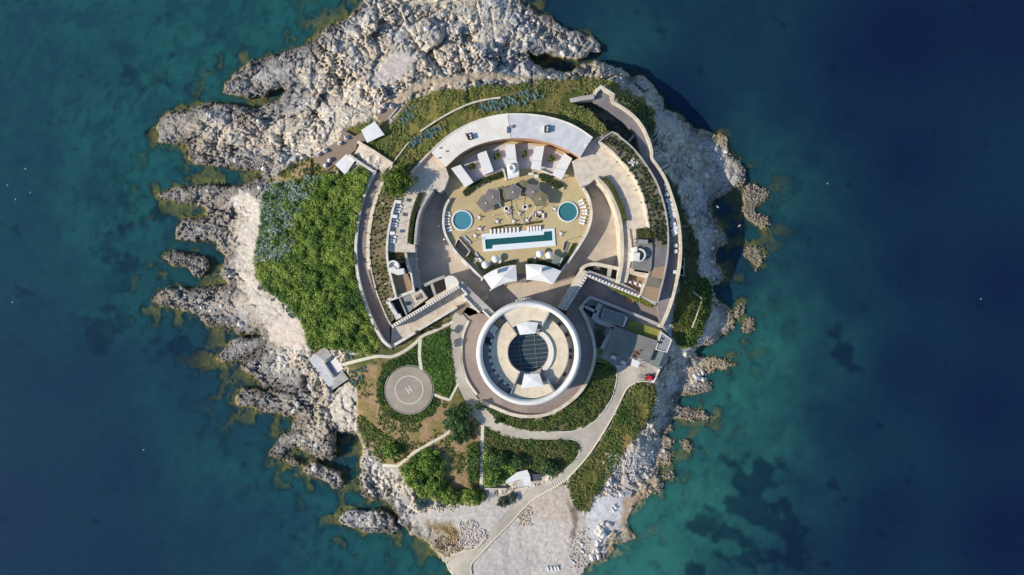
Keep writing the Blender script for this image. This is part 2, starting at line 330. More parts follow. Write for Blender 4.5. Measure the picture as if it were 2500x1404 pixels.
HP = [(400,310,2.2),(480,330,3.2),(560,320,4),(650,330,5),(700,280,6),(720,370,7),(420,476,1.4),(560,482,3.2),(600,560,5),(470,560,2.2),(450,630,1.6),(620,650,6.5),(420,730,1.8),(560,740,4),(640,780,6),(570,860,1.6),(650,900,4),(640,980,2.5),(760,960,7),(740,1060,4.5),(700,1100,2),(830,1030,7.5),(900,1180,3),(900,1270,2),(1010,1290,1.2),
 (650,470,8),(640,600,8.5),(640,680,8.5),(740,500,12),(740,650,12.5),(740,760,11),(850,500,15.2),(845,600,15.2),(850,700,15),(880,790,14.5),(930,860,13),(820,900,10.5),(765,850,9.5),(1000,950,12),(900,960,11),(880,1050,9),(1060,870,12.3),(1110,960,11.6),(1090,1080,9.5),(960,1130,7),(1000,1110,8.3),(1170,1060,9.5),(1050,1190,6),(1130,1220,3.6),(1178,1180,5),(985,842,12.2),(1060,800,11.8),(1105,770,11.5),
 (1300,1100,8.5),(1250,1060,9.8),(1400,1080,8.8),(1470,1040,9.6),(1360,1160,6),(1280,1180,4.2),(1250,1250,2.2),(1320,1260,2.2),(1400,1200,4),(1450,1150,5.5),(1500,1100,7),(1560,1000,8),(1460,1220,2.5),(1530,1160,3),(1590,1130,2),(1300,1340,1),(1150,1390,2),(1180,1330,2),(1400,1330,1),(1100,1300,1.2),(1480,1300,.9),
 (1200,1010,10.5),(1350,1030,10.3),(1460,940,10),(1480,980,9.8),(1540,910,10),(1600,880,9.5),(1655,800,10.2),(1695,740,9.8),(1690,690,7),(1715,800,7),(1745,640,1.4),(1680,600,4.4),(1720,580,1.8),(1655,900,2.4),(1600,960,9.3),(1640,965,1.8),(1590,1030,8.3),(1626,1030,1.4),(1560,1095,6.6),(1600,1095,1.3),(1690,890,1.2),(1752,770,1.6),(1670,500,4.2),(1700,500,2.6),(1745,470,1.2),(1690,420,2.2),(1640,370,5),(1670,360,2.6),(1720,380,1.5),(1625,300,5),(1655,300,1.5),(1795,430,2.2),
 (1585,260,9.5),(1572,205,3.6),(1608,250,2),(1520,180,7),(1500,210,12),(1450,180,9),(1420,215,13),(1060,80,6),(1200,60,5),(1300,80,4.5),(1400,100,3.2),(1250,130,8),(1350,170,9.5),(1200,180,11.5),(1100,160,10.5),(980,170,9),(900,120,6),(820,100,4),(860,200,8),(720,180,4),(620,190,2.5),(800,280,8),(960,250,12.5),(900,330,13.8),(800,390,12),(1000,300,14.5),(1100,240,15),(1050,330,16.8),(1250,230,15.5),(1250,268,17.3),(1400,260,16.5),(1420,300,17.3),(960,370,16),(1000,400,16.6),(1130,290,17),(870,370,14.5),(1250,500,15),(1290,860,12.5)]
H = np.array(HP, float)
def _k(r2): return np.where(r2 > 0, .5*r2*np.log(np.maximum(r2, 1e-9)), 0)
_X = H[:, :2]/1000; _n = len(H); _A = np.zeros((_n+3, _n+3))
_A[:_n, :_n] = _k(((_X[:, None]-_X[None])**2).sum(-1))+np.eye(_n)*2e-4; _A[:_n, _n] = 1; _A[:_n, _n+1:] = _X; _A[_n:, :_n] = _A[:_n, _n:].T
_w = np.linalg.solve(_A, np.concatenate([H[:, 2], np.zeros(3)]))
def rbf(x, y):
    x = np.asarray(x, float)/1000; y = np.asarray(y, float)/1000; o = _w[_n]+_w[_n+1]*x+_w[_n+2]*y
    for i in range(_n): o = o+_w[i]*_k((x-_X[i, 0])**2+(y-_X[i, 1])**2)
    return o
# coarse signed distance to the shore (pixels, positive on land)
GX0, GY0, GS = -300, -320, 5
gx = np.arange(GX0, 2801, GS); gy = np.arange(GY0, 1721, GS); CX, CY = np.meshgrid(gx, gy)
d2 = dist_poly(CX, CY, COAST); ins = inpoly(CX, CY, COAST)
for q in ISLES: d2 = dist_poly(CX, CY, q, d2); ins |= inpoly(CX, CY, q)
SDF = np.where(ins, 1, -1)*np.sqrt(d2)
def bil(G, x, y):
    u = np.clip((np.asarray(x, float)-GX0)/GS, 0, G.shape[1]-1.001); v = np.clip((np.asarray(y, float)-GY0)/GS, 0, G.shape[0]-1.001)
    i = u.astype(int); j = v.astype(int); a = u-i; b = v-j
    return (G[j, i]*(1-a)+G[j, i+1]*a)*(1-b)+(G[j+1, i]*(1-a)+G[j+1, i+1]*a)*b
RB = rbf(CX, CY)
def hB(x, y):                                            # smooth ground height
    x = np.asarray(x, float); y = np.asarray(y, float); d = bil(SDF, x, y); z = np.maximum(bil(RB, x, y), .7)
    beach = sstep(1200, 1260, y)*sstep(1080, 1130, x)
    w = 11+4*sstep(1500, 1650, x)+34*beach
    up = z*sstep(-2, 1, d/w)*1.0
    return np.where(d > -2, np.minimum(up, .15+z), 0) + np.where(d < 0, -.15+d*(.014+.11*sstep(.38, .66, fbm(x/27, y/27, 17, 3))+.05*sstep(1350, 1500, x)*(1-sstep(250, 420, y))), 0)
def h1(x, y): return float(hB(np.array([x]), np.array([y]))[0])
# ---------- zones of the ground that are not bare rock
FORT = [(915,422),(890,470),(873,540),(868,600),(872,665),(888,730),(910,785),(940,836),(955,845),(1015,808),(1115,752),(1143,783),(1130,815),(1127,890),(1145,940),(1175,979),(1250,1009),(1290,1014),(1366,994),(1427,940),(1450,888),(1500,893),(1560,896),(1594,930),(1608,902),(1640,832),(1618,800),(1640,730),(1655,640),(1657,560),(1640,490),(1606,410),(1590,385),(1580,340),(1545,288),(1497,250),(1467,216),(1453,233),(1392,247),(1440,268),(1494,325),(1463,347),(1446,338),(1385,301),(1315,283),(1243,280),(1180,291),(1110,322),(1080,344),(1051,372),(1003,419),(958,399),(945,401)]
ROADP = sm([(1500,890),(1507,905),(1505,930),(1498,960),(1487,985),(1470,1010),(1450,1030),(1425,1045),(1395,1053),(1360,1054),(1320,1053),(1280,1050),(1245,1041),(1215,1025),(1190,1005),(1172,980)],3)+[(1160,965),(1140,930),(1127,890),(1125,850),(1130,815),(1143,783),(1115,750),(1099,800),(1101,860),(1112,930),(1138,984)]+sm([(1150,1010),(1170,1030),(1195,1045),(1231,1063),(1258,1069),(1330,1072),(1384,1072),(1407,1076),(1418,1085),(1418,1097),(1409,1117),(1389,1139),(1360,1166),(1330,1180),(1298,1194),(1264,1222),(1209,1284),(1187,1313),(1158,1342)],3)+[(1134,1344),(1089,1371),(1108,1406),(1152,1406),(1150,1380)]+sm([(1168,1359),(1216,1308),(1252,1272),(1270,1250),(1310,1214),(1360,1186),(1390,1164),(1430,1120),(1455,1085),(1480,1045),(1500,1010),(1517,975),(1530,950),(1545,938),(1562,932)],3)+[(1595,934),(1611,902),(1560,894)]
BEACH = [(1000,1262),(1060,1242),(1130,1236),(1180,1226),(1240,1205),(1300,1186),(1345,1186),(1380,1180),(1400,1240),(1430,1258),(1470,1214),(1500,1205),(1530,1195),(1555,1215),(1535,1250),(1530,1275),(1500,1300),(1470,1330),(1450,1365),(1420,1410),(1400,1470),(1120,1470),(1090,1372),(1075,1350),(1120,1320),(1060,1290)]
LUSH = [(745,428),(800,424),(840,428),(880,404),(905,425),(890,470),(872,540),(865,600),(868,680),(885,740),(905,790),(930,842),(900,866),(850,856),(795,848),(765,860),(752,840),(735,780),(700,745),(660,715),(625,680),(620,640),(632,560),(640,480),(665,450),(700,445)]
NGRASS = [(955,300),(1000,246),(1060,222),(1130,214),(1200,206),(1260,206),(1320,196),(1400,190),(1440,192),(1500,198),(1560,232),(1600,270),(1598,330),(1584,338),(1548,284),(1497,226),(1467,208),(1450,232),(1392,246),(1440,266),(1496,322),(1447,338),(1350,290),(1243,280),(1145,304),(1051,372),(1003,422),(955,402),(870,345),(840,318),(880,300),(920,292)]
NPATH = [(930,250),(975,225),(1010,205),(1060,190),(1130,180),(1200,178),(1260,182),(1330,188),(1330,196),(1260,196),(1200,194),(1130,198),(1065,208),(1010,228),(985,255),(965,290),(940,280)]
HELIDRY = [(868,1000),(872,950),(850,930),(860,905),(900,890),(940,885),(1030,900),(1100,1000),(1140,985),(1150,1010),(1175,1035),(1175,1190),(1190,1215),(1165,1235),(1100,1228),(1040,1215),(1000,1190),(970,1145),(930,1132),(888,1080),(876,1050)]
HELIGREEN = [(1035,825),(1098,800),(1101,860),(1112,930),(1097,972),(1060,960)]+[(998.7+80*math.cos(a/10), 952+80*math.sin(a/10)) for a in range(0,40)]+[(935,890),(985,866),(1015,845)]
SGREEN = [(1180,1040),(1240,1066),(1330,1074),(1400,1076),(1416,1090),(1405,1120),(1360,1164),(1300,1150),(1235,1180),(1182,1188)]
CRESC = sm([(1175,985),(1200,1000),(1250,1018),(1290,1024),(1340,1018),(1400,982),(1440,925),(1458,885),(1490,892),(1503,905),(1500,935),(1490,975),(1465,1010),(1430,1038),(1390,1050),(1320,1052),(1260,1045),(1210,1022)],2,True)
SEGREEN = [(1545,940),(1565,934),(1595,940),(1605,960),(1590,1010),(1560,1060),(1530,1095),(1505,1140),(1480,1175),(1450,1215),(1435,1248),(1405,1245),(1385,1185),(1400,1160),(1460,1090),(1500,1020),(1520,975)]
EGREEN = [(1650,735),(1690,690),(1718,680),(1735,700),(1732,760),(1715,810),(1690,845),(1660,850),(1640,820),(1645,770)]
EDARK = [(1662,560),(1688,545),(1704,600),(1710,680),(1692,695),(1650,735),(1655,640)]
HEDGE_E = [(1612,420),(1640,440),(1674,520),(1688,560),(1662,560),(1648,500)]
COAL = (.02,.02,.02)
def c3(r, g, b, k=.9): return np.array(lin(r, g, b, k)[:3])
# ---------- terrain mesh: one grid over the island
TS = 2.25
tx = np.arange(320, 1935, TS); ty = np.arange(-60, 1462, TS); TX, TY = np.meshgrid(tx, ty)
jx = (fbm(TX/17, TY/17, 13, 4)-.5)*17; jy = (fbm(TX/17, TY/17, 15, 4)-.5)*17; jf = np.where((TY > 1190) & (TX > 1380), .5, 1.0)
jx = jx*jf; jy = jy*jf; sd_ = bil(SDF, TX+jx, TY+jy); warp = (fbm(TX/34, TY/34, 3)-.5)*22; warp2 = (fbm(TX/34, TY/34, 8)-.5)*22
sdw = sd_+(fbm(TX/13, TY/13, 21, 3)-.5)*9
inl = sstep(6, 40, bil(SDF, TX, TY)); ZB = hB(TX+jx*(1-inl), TY+jy*(1-inl))
fort = inpoly(TX, TY, FORT); road = inpoly(TX, TY, ROADP)
soft = np.zeros(TX.shape); col = np.zeros(TX.shape+(3,))
# rock colour
n1 = fbm(TX/60, TY/60, 31, 4); n2 = fbm(TX/9, TY/9, 33, 3); n3 = fbm(TX/22, TY/22, 35, 3)
warmr = sstep(.35, .7, fbm(TX/80, TY/80, 37, 3)+.25*sstep(20, 60, sd_)-.1)[..., None]; rock = (c3(186,182,176)*(1-warmr)+c3(200,188,168)*warmr)*(1-n2[..., None]*.0)+0*col
rock = rock*(0.62+.58*n2[..., None]); rock = rock*(1-.4*sstep(.5, .75, n1)[..., None]) + c3(176,156,130)*.4*sstep(.5, .75, n1)[..., None]
west = 1-sstep(760, 900, TX); wet = 1-sstep(2, 22+26*n1+34*west, sd_+14*(n3-.5)); dark = np.maximum(sstep(.44, .6, n3), .55*sstep(.5, .62, n2))*wet
dark = np.maximum(dark, wet*(.3+.5*west)*(.55+.6*n2)); dark = np.minimum(dark, 1); rock = rock*(1-.9*dark[..., None])+c3(84,79,73)*(.6+.8*n2[..., None])*(.9*dark)[..., None]
alg = 1-sstep(-.1, .9, ZB+(n3-.5)*1.5); rock = rock*(1-alg[..., None])+(c3(150,128,70)*(.4+1.0*n2[..., None]))*alg[..., None]
sandsh = sstep(1380, 1460, TX)*sstep(1180, 1240, TY)*(1-sstep(-.3, .5, ZB)); rock = rock*(1-sandsh[..., None])+c3(176,160,132)*sandsh[..., None]
isl = np.zeros(TX.shape, bool)
for q in ISLES[:6]: isl |= inpoly(TX+jx, TY+jy, q)
rock = np.where(isl[..., None], c3(122,113,98)*(.35+1.2*n2[..., None]), rock); ZB = np.where(isl, ZB*.5, ZB)
deep = 1-sstep(-2.0, -.9, ZB+(n3-.5)*1.4); rock = rock*(1-deep[..., None])+c3(70,104,92)*(.7+.6*n3[..., None])*deep[..., None]
col[:] = rock
def zone(poly, c, wgt=1, amp=9, cvar=.25, s=0, c2=None, fe=5):
    global col, soft
    A = np.array(poly); x0, y0 = A.min(0)-30; x1, y1 = A.max(0)+30
    sl = (slice(max(0, int((y0+60)/TS)), max(1, int((y1+60)/TS)+1)), slice(max(0, int((x0-320)/TS)), max(1, int((x1-320)/TS)+1)))
    X = TX[sl]; Y = TY[sl]; wx = X+(fbm(X/12, Y/12, 41+s, 3)-.5)*amp*2; wy = Y+(fbm(X/12, Y/12, 47+s, 3)-.5)*amp*2
    d = np.sqrt(dist_poly(wx, wy, poly))*np.where(inpoly(wx, wy, poly), 1, -1); m = sstep(-fe, fe, d)*(sd_[sl] > 1)
    cc = np.broadcast_to(c, X.shape+(3,))
    if c2 is not None: t = sstep(.42, .6, fbm(X/26, Y/26, 51+s, 4))[..., None]; cc = cc*(1-t)+c2*t
    cc = cc*(1-cvar+2*cvar*fbm(X/5, Y/5, 53+s, 3))[..., None]
    col[sl] = col[sl]*(1-m[..., None])+cc*m[..., None]; soft[sl] = soft[sl]*(1-m)+wgt*m
SOFT_ARGS = 0
zone(NPATH, c3(178,160,134), .9, 8, .12)
zone([(925,160),(960,125),(1000,130),(1010,150),(985,190),(940,215),(900,215),(905,190)], c3(196,184,172), .85, 8, .1)
zone([(640,560),(560,500),(560,480),(600,470),(640,500)], c3(198,188,174), .7, 8, .1)
zone([(575,540),(632,540),(622,640),(640,700),(700,750),(740,790),(752,845),(720,850),(660,800),(612,740),(580,690),(565,640),(585,600)], c3(188,179,165), .5, 12, .24, 22, None, 16)
zone([(808,955),(850,925),(866,960),(872,1048),(840,1050),(800,1000)], c3(188,178,164), .5, 8, .22, 23, None, 12)
zone([(700,770),(650,800),(660,830),(720,850),(750,850),(735,790)], c3(196,182,168), .8, 8, .1)
zone(NGRASS, c3(122,112,60), .8, 10, .28, 1, c3(86,94,46))
zone(LUSH, c3(66,72,36), .9, 8, .3, 2)
zone([(760,380),(850,330),(890,345),(870,395),(800,430),(700,445),(655,440),(700,410)], c3(150,132,92), .6, 12, .25, 3, c3(110,106,62))
zone([(838,882),(846,862),(900,868),(935,846),(958,852),(1015,814),(1100,762),(1102,860),(1114,930),(1142,985),(1180,1040),(1100,1040),(1000,1000),(900,960),(872,940),(852,912)], c3(118,108,70), 1, 4, .2, 20, c3(92,96,50), 3)
zone(HELIDRY, c3(156,130,96), .95, 6, .16, 4, c3(132,118,74))
zone(HELIGREEN, c3(70,82,40), 1, 3, .25, 5)
zone(SGREEN, c3(106,96,56), 1, 3, .28, 6, c3(62,72,34))
zone(CRESC, c3(84,82,44), 1, 3, .3, 7, c3(110,92,62))
zone(SEGREEN, c3(88,92,44), .9, 8, .3, 8, c3(126,106,66))
zone(EGREEN, c3(112,104,58), .9, 8, .3, 9, c3(96,98,44))
zone(EDARK, c3(72,76,50), .8, 12, .3, 10); zone(HEDGE_E, c3(70,74,46), .8, 12, .3, 11)
zone(BEACH, c3(190,182,171), .97, 6, .05, 12)
zone([(1290,1195),(1380,1182),(1405,1245),(1400,1275),(1300,1262),(1262,1262)], c3(184,170,154), .97, 14, .08, 13, None, 14)
zone([(1385,1215),(1400,1240),(1412,1262),(1408,1290),(1396,1330),(1390,1330),(1398,1285),(1392,1255)], c3(128,112,94), .97, 6, .1, 17, None, 6)
zone([(1440,1225),(1475,1210),(1520,1212),(1520,1260),(1490,1290),(1455,1330),(1440,1300),(1430,1262)], c3(206,202,198), .97, 8, .05, 18, None, 10)
zone([(1525,1195),(1560,1215),(1540,1250),(1530,1280),(1515,1275),(1520,1230)], c3(168,146,122), .97, 6, .1, 19, None, 8)
zone([(1180,1350),(1260,1300),(1330,1290),(1400,1330),(1390,1360),(1280,1345),(1210,1380)], c3(192,184,172), .97, 16, .08, 14, None, 24)
zone([(1035,1270),(1100,1275),(1140,1320),(1120,1322),(1060,1300)], c3(132,112,76), .7, 10, .2, 15, None, 12)
soft = np.where(fort | road, 1, soft)
# rock relief: tilted facets, cracks, strata on the western spurs
def facets(u, v, s):
    f1, f2, cx, cy, dx, dy = worley(u, v, s); a = hsh(cx, cy, s+11)-.5; b = hsh(cx, cy, s+12)-.5; c = hsh(cx, cy, s+13)-.5
    return 1.6*(dx*a+dy*b)+c*.9-.75*np.exp(-(f2-f1)/.08), f2-f1
ax = np.where(TX < 760, .55, 1); yw = TY+warp*.8; xw = TX+warp2*.8
r0, _ = facets(xw*ax/46, yw/46, 61); r1, e1 = facets(xw*ax/21, yw/21, 62); r2, e2 = facets(xw*ax/9.5, yw/9.5, 63)
ridg = 1-np.abs(2*fbm((xw*.35+yw*.8)/26, (yw*.35-xw*.8)/40, 66, 4)-1)
big = sstep(.35, .65, fbm(TX/75, TY/75, 68, 3))
ampb = (1-.45*sstep(1610, 1680, TX))*sstep(-5, 8, sdw)*(.45+.75*big); ampb = np.where((TY < 260) & (TX > 780), ampb*1.35, ampb)
r3, e3 = facets(xw*ax/5.2, yw/5.2, 64); m1 = .25+1.25*sstep(.36, .62, fbm(TX/48, TY/48, 141, 3)); m2 = .2+1.3*sstep(.36, .62, fbm(TX/30, TY/30, 143, 3)); r00, _ = facets(xw*ax/92, yw/92, 60)
relief = (1.7*r00*sstep(4, 40, sdw)+1.0*r0+1.0*r1*m1+.72*r2*m2+.34*r3*m1+1.7*(ridg-.8)*m2+.75*(np.abs(((xw*np.where(TX < 860, .12, .5)+yw)/10.5+2.2*fbm(TX/40, TY/40, 151, 3)) % 1-.5)*2-.5)*m1*sstep(.4, .6, fbm(TX/55, TY/55, 153, 3)+.25*west))*ampb*(1-soft)
relief = np.where(sd_ < 0, .35*r1*sstep(-45, -4, sd_)+.25*r2*sstep(-45, -4, sd_), relief)
relief += soft*(fbm(TX/18, TY/18, 71, 3)-.5)*.35*(~(fort | road))
relief = np.where(isl, relief*1.7+.25, relief); TZ = ZB+relief
TZ = np.where((sd_ > 2) & ~fort & ~road, np.maximum(TZ, .12), TZ)
colr = col*(1-(.42*np.exp(-e1/.06)+.25*np.exp(-e2/.07))*(1-soft)*(sd_ > -20))[..., None] if False else col
FLATS = [([(998.7+59*math.cos(a/6), 952+59*math.sin(a/6)) for a in range(38)], float(h1(998.7, 952))-.05), ([(790,842),(858,925),(812,962),(746,877)], 8.0), ([(756,382),(800,354),(838,312),(890,318),(900,350),(875,368),(797,424)], 11.6), ([(912,270),(940,244),(976,262),(950,296),(940,302),(918,294)], 13.2), ([(1256,1150),(1300,1145),(1325,1156),(1325,1172),(1300,1190),(1256,1192),(1230,1182)], 4.3)]
for fp, fz in FLATS: TZ = np.where(inpoly(TX, TY, fp), np.minimum(TZ, fz), TZ)
TZ = np.where(road & ~fort, ZB-.3, TZ); TZ = np.where(fort, np.minimum(6.5, ZB-.6), TZ)
nx, ny = len(tx), len(ty); V = PA(TX, TY, TZ).reshape(-1, 3)
idx = np.arange(nx*ny).reshape(ny, nx)
keep = (bil(SDF, TX, TY) > -170)
kq = keep[:-1, :-1]
Q = np.stack([idx[1:, :-1], idx[1:, 1:], idx[:-1, 1:], idx[:-1, :-1]], -1)[kq]
used = np.zeros(nx*ny, bool); used[Q.ravel()] = True; mp = np.cumsum(used)-1
mt = mat('island_ground', None, .95, .26, .8, .6, attr='Col', spec=.15)
terr = struct(link('terrain', fast('terrain', V[used], mp[Q], mt, {'Col': ('FLOAT_COLOR', np.concatenate([col.reshape(-1, 3)[used], np.ones((used.sum(), 1))], 1))})))
def hT(x, y):                                            # finished ground height, bumps included
    i = np.clip(((np.asarray(x, float)-320)/TS), 0, nx-1.001); j = np.clip((np.asarray(y, float)+60)/TS, 0, ny-1.001)
    a = i.astype(int); b = j.astype(int); return np.maximum.reduce([TZ[b, a], TZ[b+1, a], TZ[b, a+1], TZ[b+1, a+1]])*.5+(TZ[b, a]+TZ[b+1, a+1])*.25
def hT1(x, y): return float(hT(np.array([x]), np.array([y]))[0])

# ------------------------------------------------------------------ sea: water colour follows depth over a sloping sea bed
TP = [(40,100,.62),(40,350,.5),(60,620,.3),(30,900,.12),(30,1250,.03),(250,60,.8),(250,300,.85),(250,520,.8),(250,720,.5),(250,900,.06),(300,1150,.05),(300,1380,.02),(480,60,.9),(480,180,1),(700,40,1),(400,230,.95),(350,420,1),(330,600,.95),(340,720,.9),(420,830,.5),(470,900,.1),(520,940,.5),(560,1020,.55),(600,1060,.3),(520,1130,.55),(640,1150,.75),(720,1200,.85),(800,1230,1),(560,1260,.15),(700,1300,.35),(780,1290,.75),(880,1330,.95),(1000,1370,1),(860,1400,.6),(640,1390,.1),
 (1350,10,.12),(1480,30,.3),(1560,110,.45),(1480,140,.4),(1560,165,.1),(1700,60,.12),(1680,230,.0),(1600,140,.22),(1720,180,.22),(1790,220,.3),(1740,270,-.05),(1800,330,.25),(1840,300,.35),(1850,390,.6),(1900,480,.65),(1960,420,.25),(2000,520,.22),(1780,510,.1),(1790,600,.15),(1790,680,.1),(1650,190,-.06),(1900,250,.02),(1960,560,.2),(2020,640,.1),(1890,600,.7),(1930,680,.45),(1880,760,.85),(1870,860,.85),(1790,850,.8),(1970,860,.28),(1840,980,.95),(1760,1080,1.05),(1900,1060,.7),(1700,1180,1.1),(1640,1240,1.2),(1600,1330,1.25),(1560,1380,1.2),(1500,1400,1.3),(1720,1310,.85),(1800,1250,.6),(1850,1150,.6),(1760,1390,.4),(1960,1200,.12),(2000,1000,.12),(2060,700,.1),(2050,300,.0),(2200,100,-.03),(2200,900,.0),(2150,1250,.0),(1900,1390,.08),(2450,700,0),(2200,400,-.02),(2220,650,0),(2110,500,.03),(2400,1000,0),(2080,1050,.02),(2080,150,0),(2100,1350,.03),(2450,1300,-.02),(2450,50,0)]
TPa = np.array(TP, float)
num = np.zeros(CX.shape); den = num.copy()
for x, y, t in TPa: w = 1/((CX-x)**2+(CY-y)**2+7000)**1.7; num += w*t; den += w
TE = num/den
nn = fbm(CX/95, CY/95, 81, 5); n4 = fbm(CX/30, CY/30, 83, 4)
n5 = fbm((CX+CY*.3)/14, (CY-CX*.3)/22, 85, 4); TE = TE+(nn-.5)*.5*sstep(.05, .4, TE)+(n4-.5)*.34*sstep(.1, .5, TE)+(n5-.5)*.26*sstep(.2, .7, TE)
side = sstep(900, 1500, CX)
# dark sea-grass meadows
pat = np.zeros(CX.shape)
for px, py, r in [(1790,1130,40),(1850,1180,60),(1830,1240,60),(1740,1280,40),(1900,1260,55),(1770,1310,50),(1850,1340,70),(1930,1330,60),(1770,1120,26),(2060,860,50),(1820,1205,40),(240,800,45),(420,850,40),(470,880,30),(330,640,24),(300,560,26),(250,610,30),(390,520,16),(1700,1390,30),(310,180,22),(420,130,16),(370,330,18)]:
    pat = np.maximum(pat, 1-np.hypot(CX-px, (CY-py)*1.15)/(r*1.9))
pat = sstep(-.03, .24, (fbm((CX+CY*.5)/46, (CY-CX*.5)/34, 87, 6)-.5)*1.25+np.maximum(pat, 0)*.62-.27)
speck = np.maximum(sstep(.57, .68, fbm((CX+CY*.4)/15, (CY-CX*.4)/26, 89, 4)), sstep(.6, .7, fbm(CX/60, CY/40, 95, 5)))*sstep(.35, .7, TE)*(.75-.35*side)
TE = TE*(1-.55*pat)*(1-speck*.5)
deepc = c3(19,41,62,1)*(1-side[..., None])+c3(10,26,54,1)*side[..., None]
tealc = c3(29,76,76,1)*(1-side[..., None])+c3(40,92,85,1)*side[..., None]
te = np.clip(TE, 0, 1.15)[..., None]; SC_ = deepc*(1-np.minimum(te, 1))+tealc*np.minimum(te, 1); SC_ = SC_*(1+.9*np.maximum(te-1, 0))
SC_ = np.where(TE[..., None] < 0, SC_*(1+TE[..., None]*6), SC_)
SC_ = SC_*(1-.25*pat[..., None])
depth = np.where(SDF > 0, 0, -SDF)
shal = np.where(SDF > 0, .9, np.exp(np.minimum(hB(CX, CY), 0)*(1.0+.4*side)))     # very shallow: the sea bed shows through
V = PA(CX, CY, np.zeros(CX.shape)).reshape(-1, 3); n0 = len(V); nX = len(gx); nY = len(gy); idx = np.arange(n0).reshape(nY, nX)
Q = np.stack([idx[1:, :-1], idx[1:, 1:], idx[:-1, 1:], idx[:-1, :-1]], -1).reshape(-1, 4)
ring = [idx[0, 0], idx[0, -1], idx[-1, -1], idx[-1, 0]]; far = 5000
Vo = np.array([[-far, far, 0], [far, far, 0], [far, -far, 0], [-far, -far, 0]]); V = np.concatenate([V, Vo])
top, right, bot, left = idx[0], idx[:, -1], idx[-1], idx[:, 0]
Tr = []
for edge, a, b in ((top, n0, n0+1), (right, n0+1, n0+2), (bot[::-1], n0+2, n0+3), (left[::-1], n0+3, n0)):
    m = len(edge)//2
    for i in range(len(edge)-1): Tr.append([edge[i], edge[i+1], a if i < m else b, a if i < m else b])
    Tr.append([edge[m], b, a, a])
me_cols = np.concatenate([SC_.reshape(-1, 3), np.tile(c3(14,32,58,1), (4, 1))]); sh = np.concatenate([shal.ravel(), np.zeros(4)])
seam = bpy.data.materials.new('sea_water'); seam.use_nodes = True; n = seam.node_tree.nodes; l = seam.node_tree.links; b = n['Principled BSDF']
b.inputs['Roughness'].default_value = .1; b.inputs['IOR'].default_value = 1.33
at = n.new('ShaderNodeAttribute'); at.attribute_name = 'Col'; a2 = n.new('ShaderNodeAttribute'); a2.attribute_name = 'shallow'
geo = n.new('ShaderNodeNewGeometry'); no = n.new('ShaderNodeTexNoise'); no.inputs['Scale'].default_value = .22; no.inputs['Detail'].default_value = 7; no.inputs['Roughness'].default_value = .7
l.new(geo.outputs['Position'], no.inputs['Vector']); mr = n.new('ShaderNodeMapRange'); mr.inputs[1].default_value = .3; mr.inputs[2].default_value = .7; mr.inputs[3].default_value = .9; mr.inputs[4].default_value = 1.1
l.new(no.outputs['Fac'], mr.inputs[0]); mx = n.new('ShaderNodeMix'); mx.data_type = 'RGBA'; mx.blend_type = 'MULTIPLY'; mx.inputs[0].default_value = 1
l.new(at.outputs['Color'], mx.inputs[6]); l.new(mr.outputs[0], mx.inputs[7]); l.new(mx.outputs[2], b.inputs['Base Color'])
wv = n.new('ShaderNodeTexNoise'); wv.inputs['Scale'].default_value = .9; wv.inputs['Detail'].default_value = 6; l.new(geo.outputs['Position'], wv.inputs['Vector'])
bp = n.new('ShaderNodeBump'); bp.inputs['Strength'].default_value = .1; bp.inputs['Distance'].default_value = .2; l.new(wv.outputs['Fac'], bp.inputs['Height']); l.new(bp.outputs[0], b.inputs['Normal'])
tr = n.new('ShaderNodeBsdfTransparent'); tr.inputs[0].default_value = (.80, .93, .88, 1); ms = n.new('ShaderNodeMixShader')
l.new(a2.outputs['Fac'], ms.inputs[0]); l.new(b.outputs[0], ms.inputs[1]); l.new(tr.outputs[0], ms.inputs[2]); l.new(ms.outputs[0], n['Material Output'].inputs[0])
Q = Q.tolist(); Tri = [t[:3] for t in Tr]
Vall = V; 
seaV = fast('sea', Vall, np.array(Q), seam, {'Col': ('FLOAT_COLOR', np.concatenate([me_cols, np.ones((len(me_cols), 1))], 1)), 'shallow': ('FLOAT', sh)}, smooth=True)
struct(link('sea', seaV))
farm = fast('sea_far', np.array(Vall), np.array(Tri), seam, {'Col': ('FLOAT_COLOR', np.concatenate([me_cols, np.ones((len(me_cols), 1))], 1)), 'shallow': ('FLOAT', sh)})
struct(link('sea_far', farm))
struct(link('sea_bed', fast('sea_bed', np.array([[-far, -far, -9.], [far, -far, -9.], [far, far, -9.], [-far, far, -9.]]), np.array([[0, 1, 2, 3]]), mat('sea_bed_sand', lin(60,80,80), .95, .2, .05))))
# ------------------------------------------------------------------ fort: floors
ZP = 19.2
ZC, ZD, ZT, ZA, ZTW = 8.0, 11.8, 16.0, 20.0, 28.0       # court, pool deck, terraces, arch roof, tower top
struct(prism('courtyard', [(1000,590),(1005,540),(1030,480),(1060,440),(1100,400),(1400,380),(1440,420),(1475,455),(1512,520),(1526,600),(1520,690),(1440,720),(1400,760),(1200,785),(1130,730),(1036,740),(1005,680)], ZC, 0, M['court']))
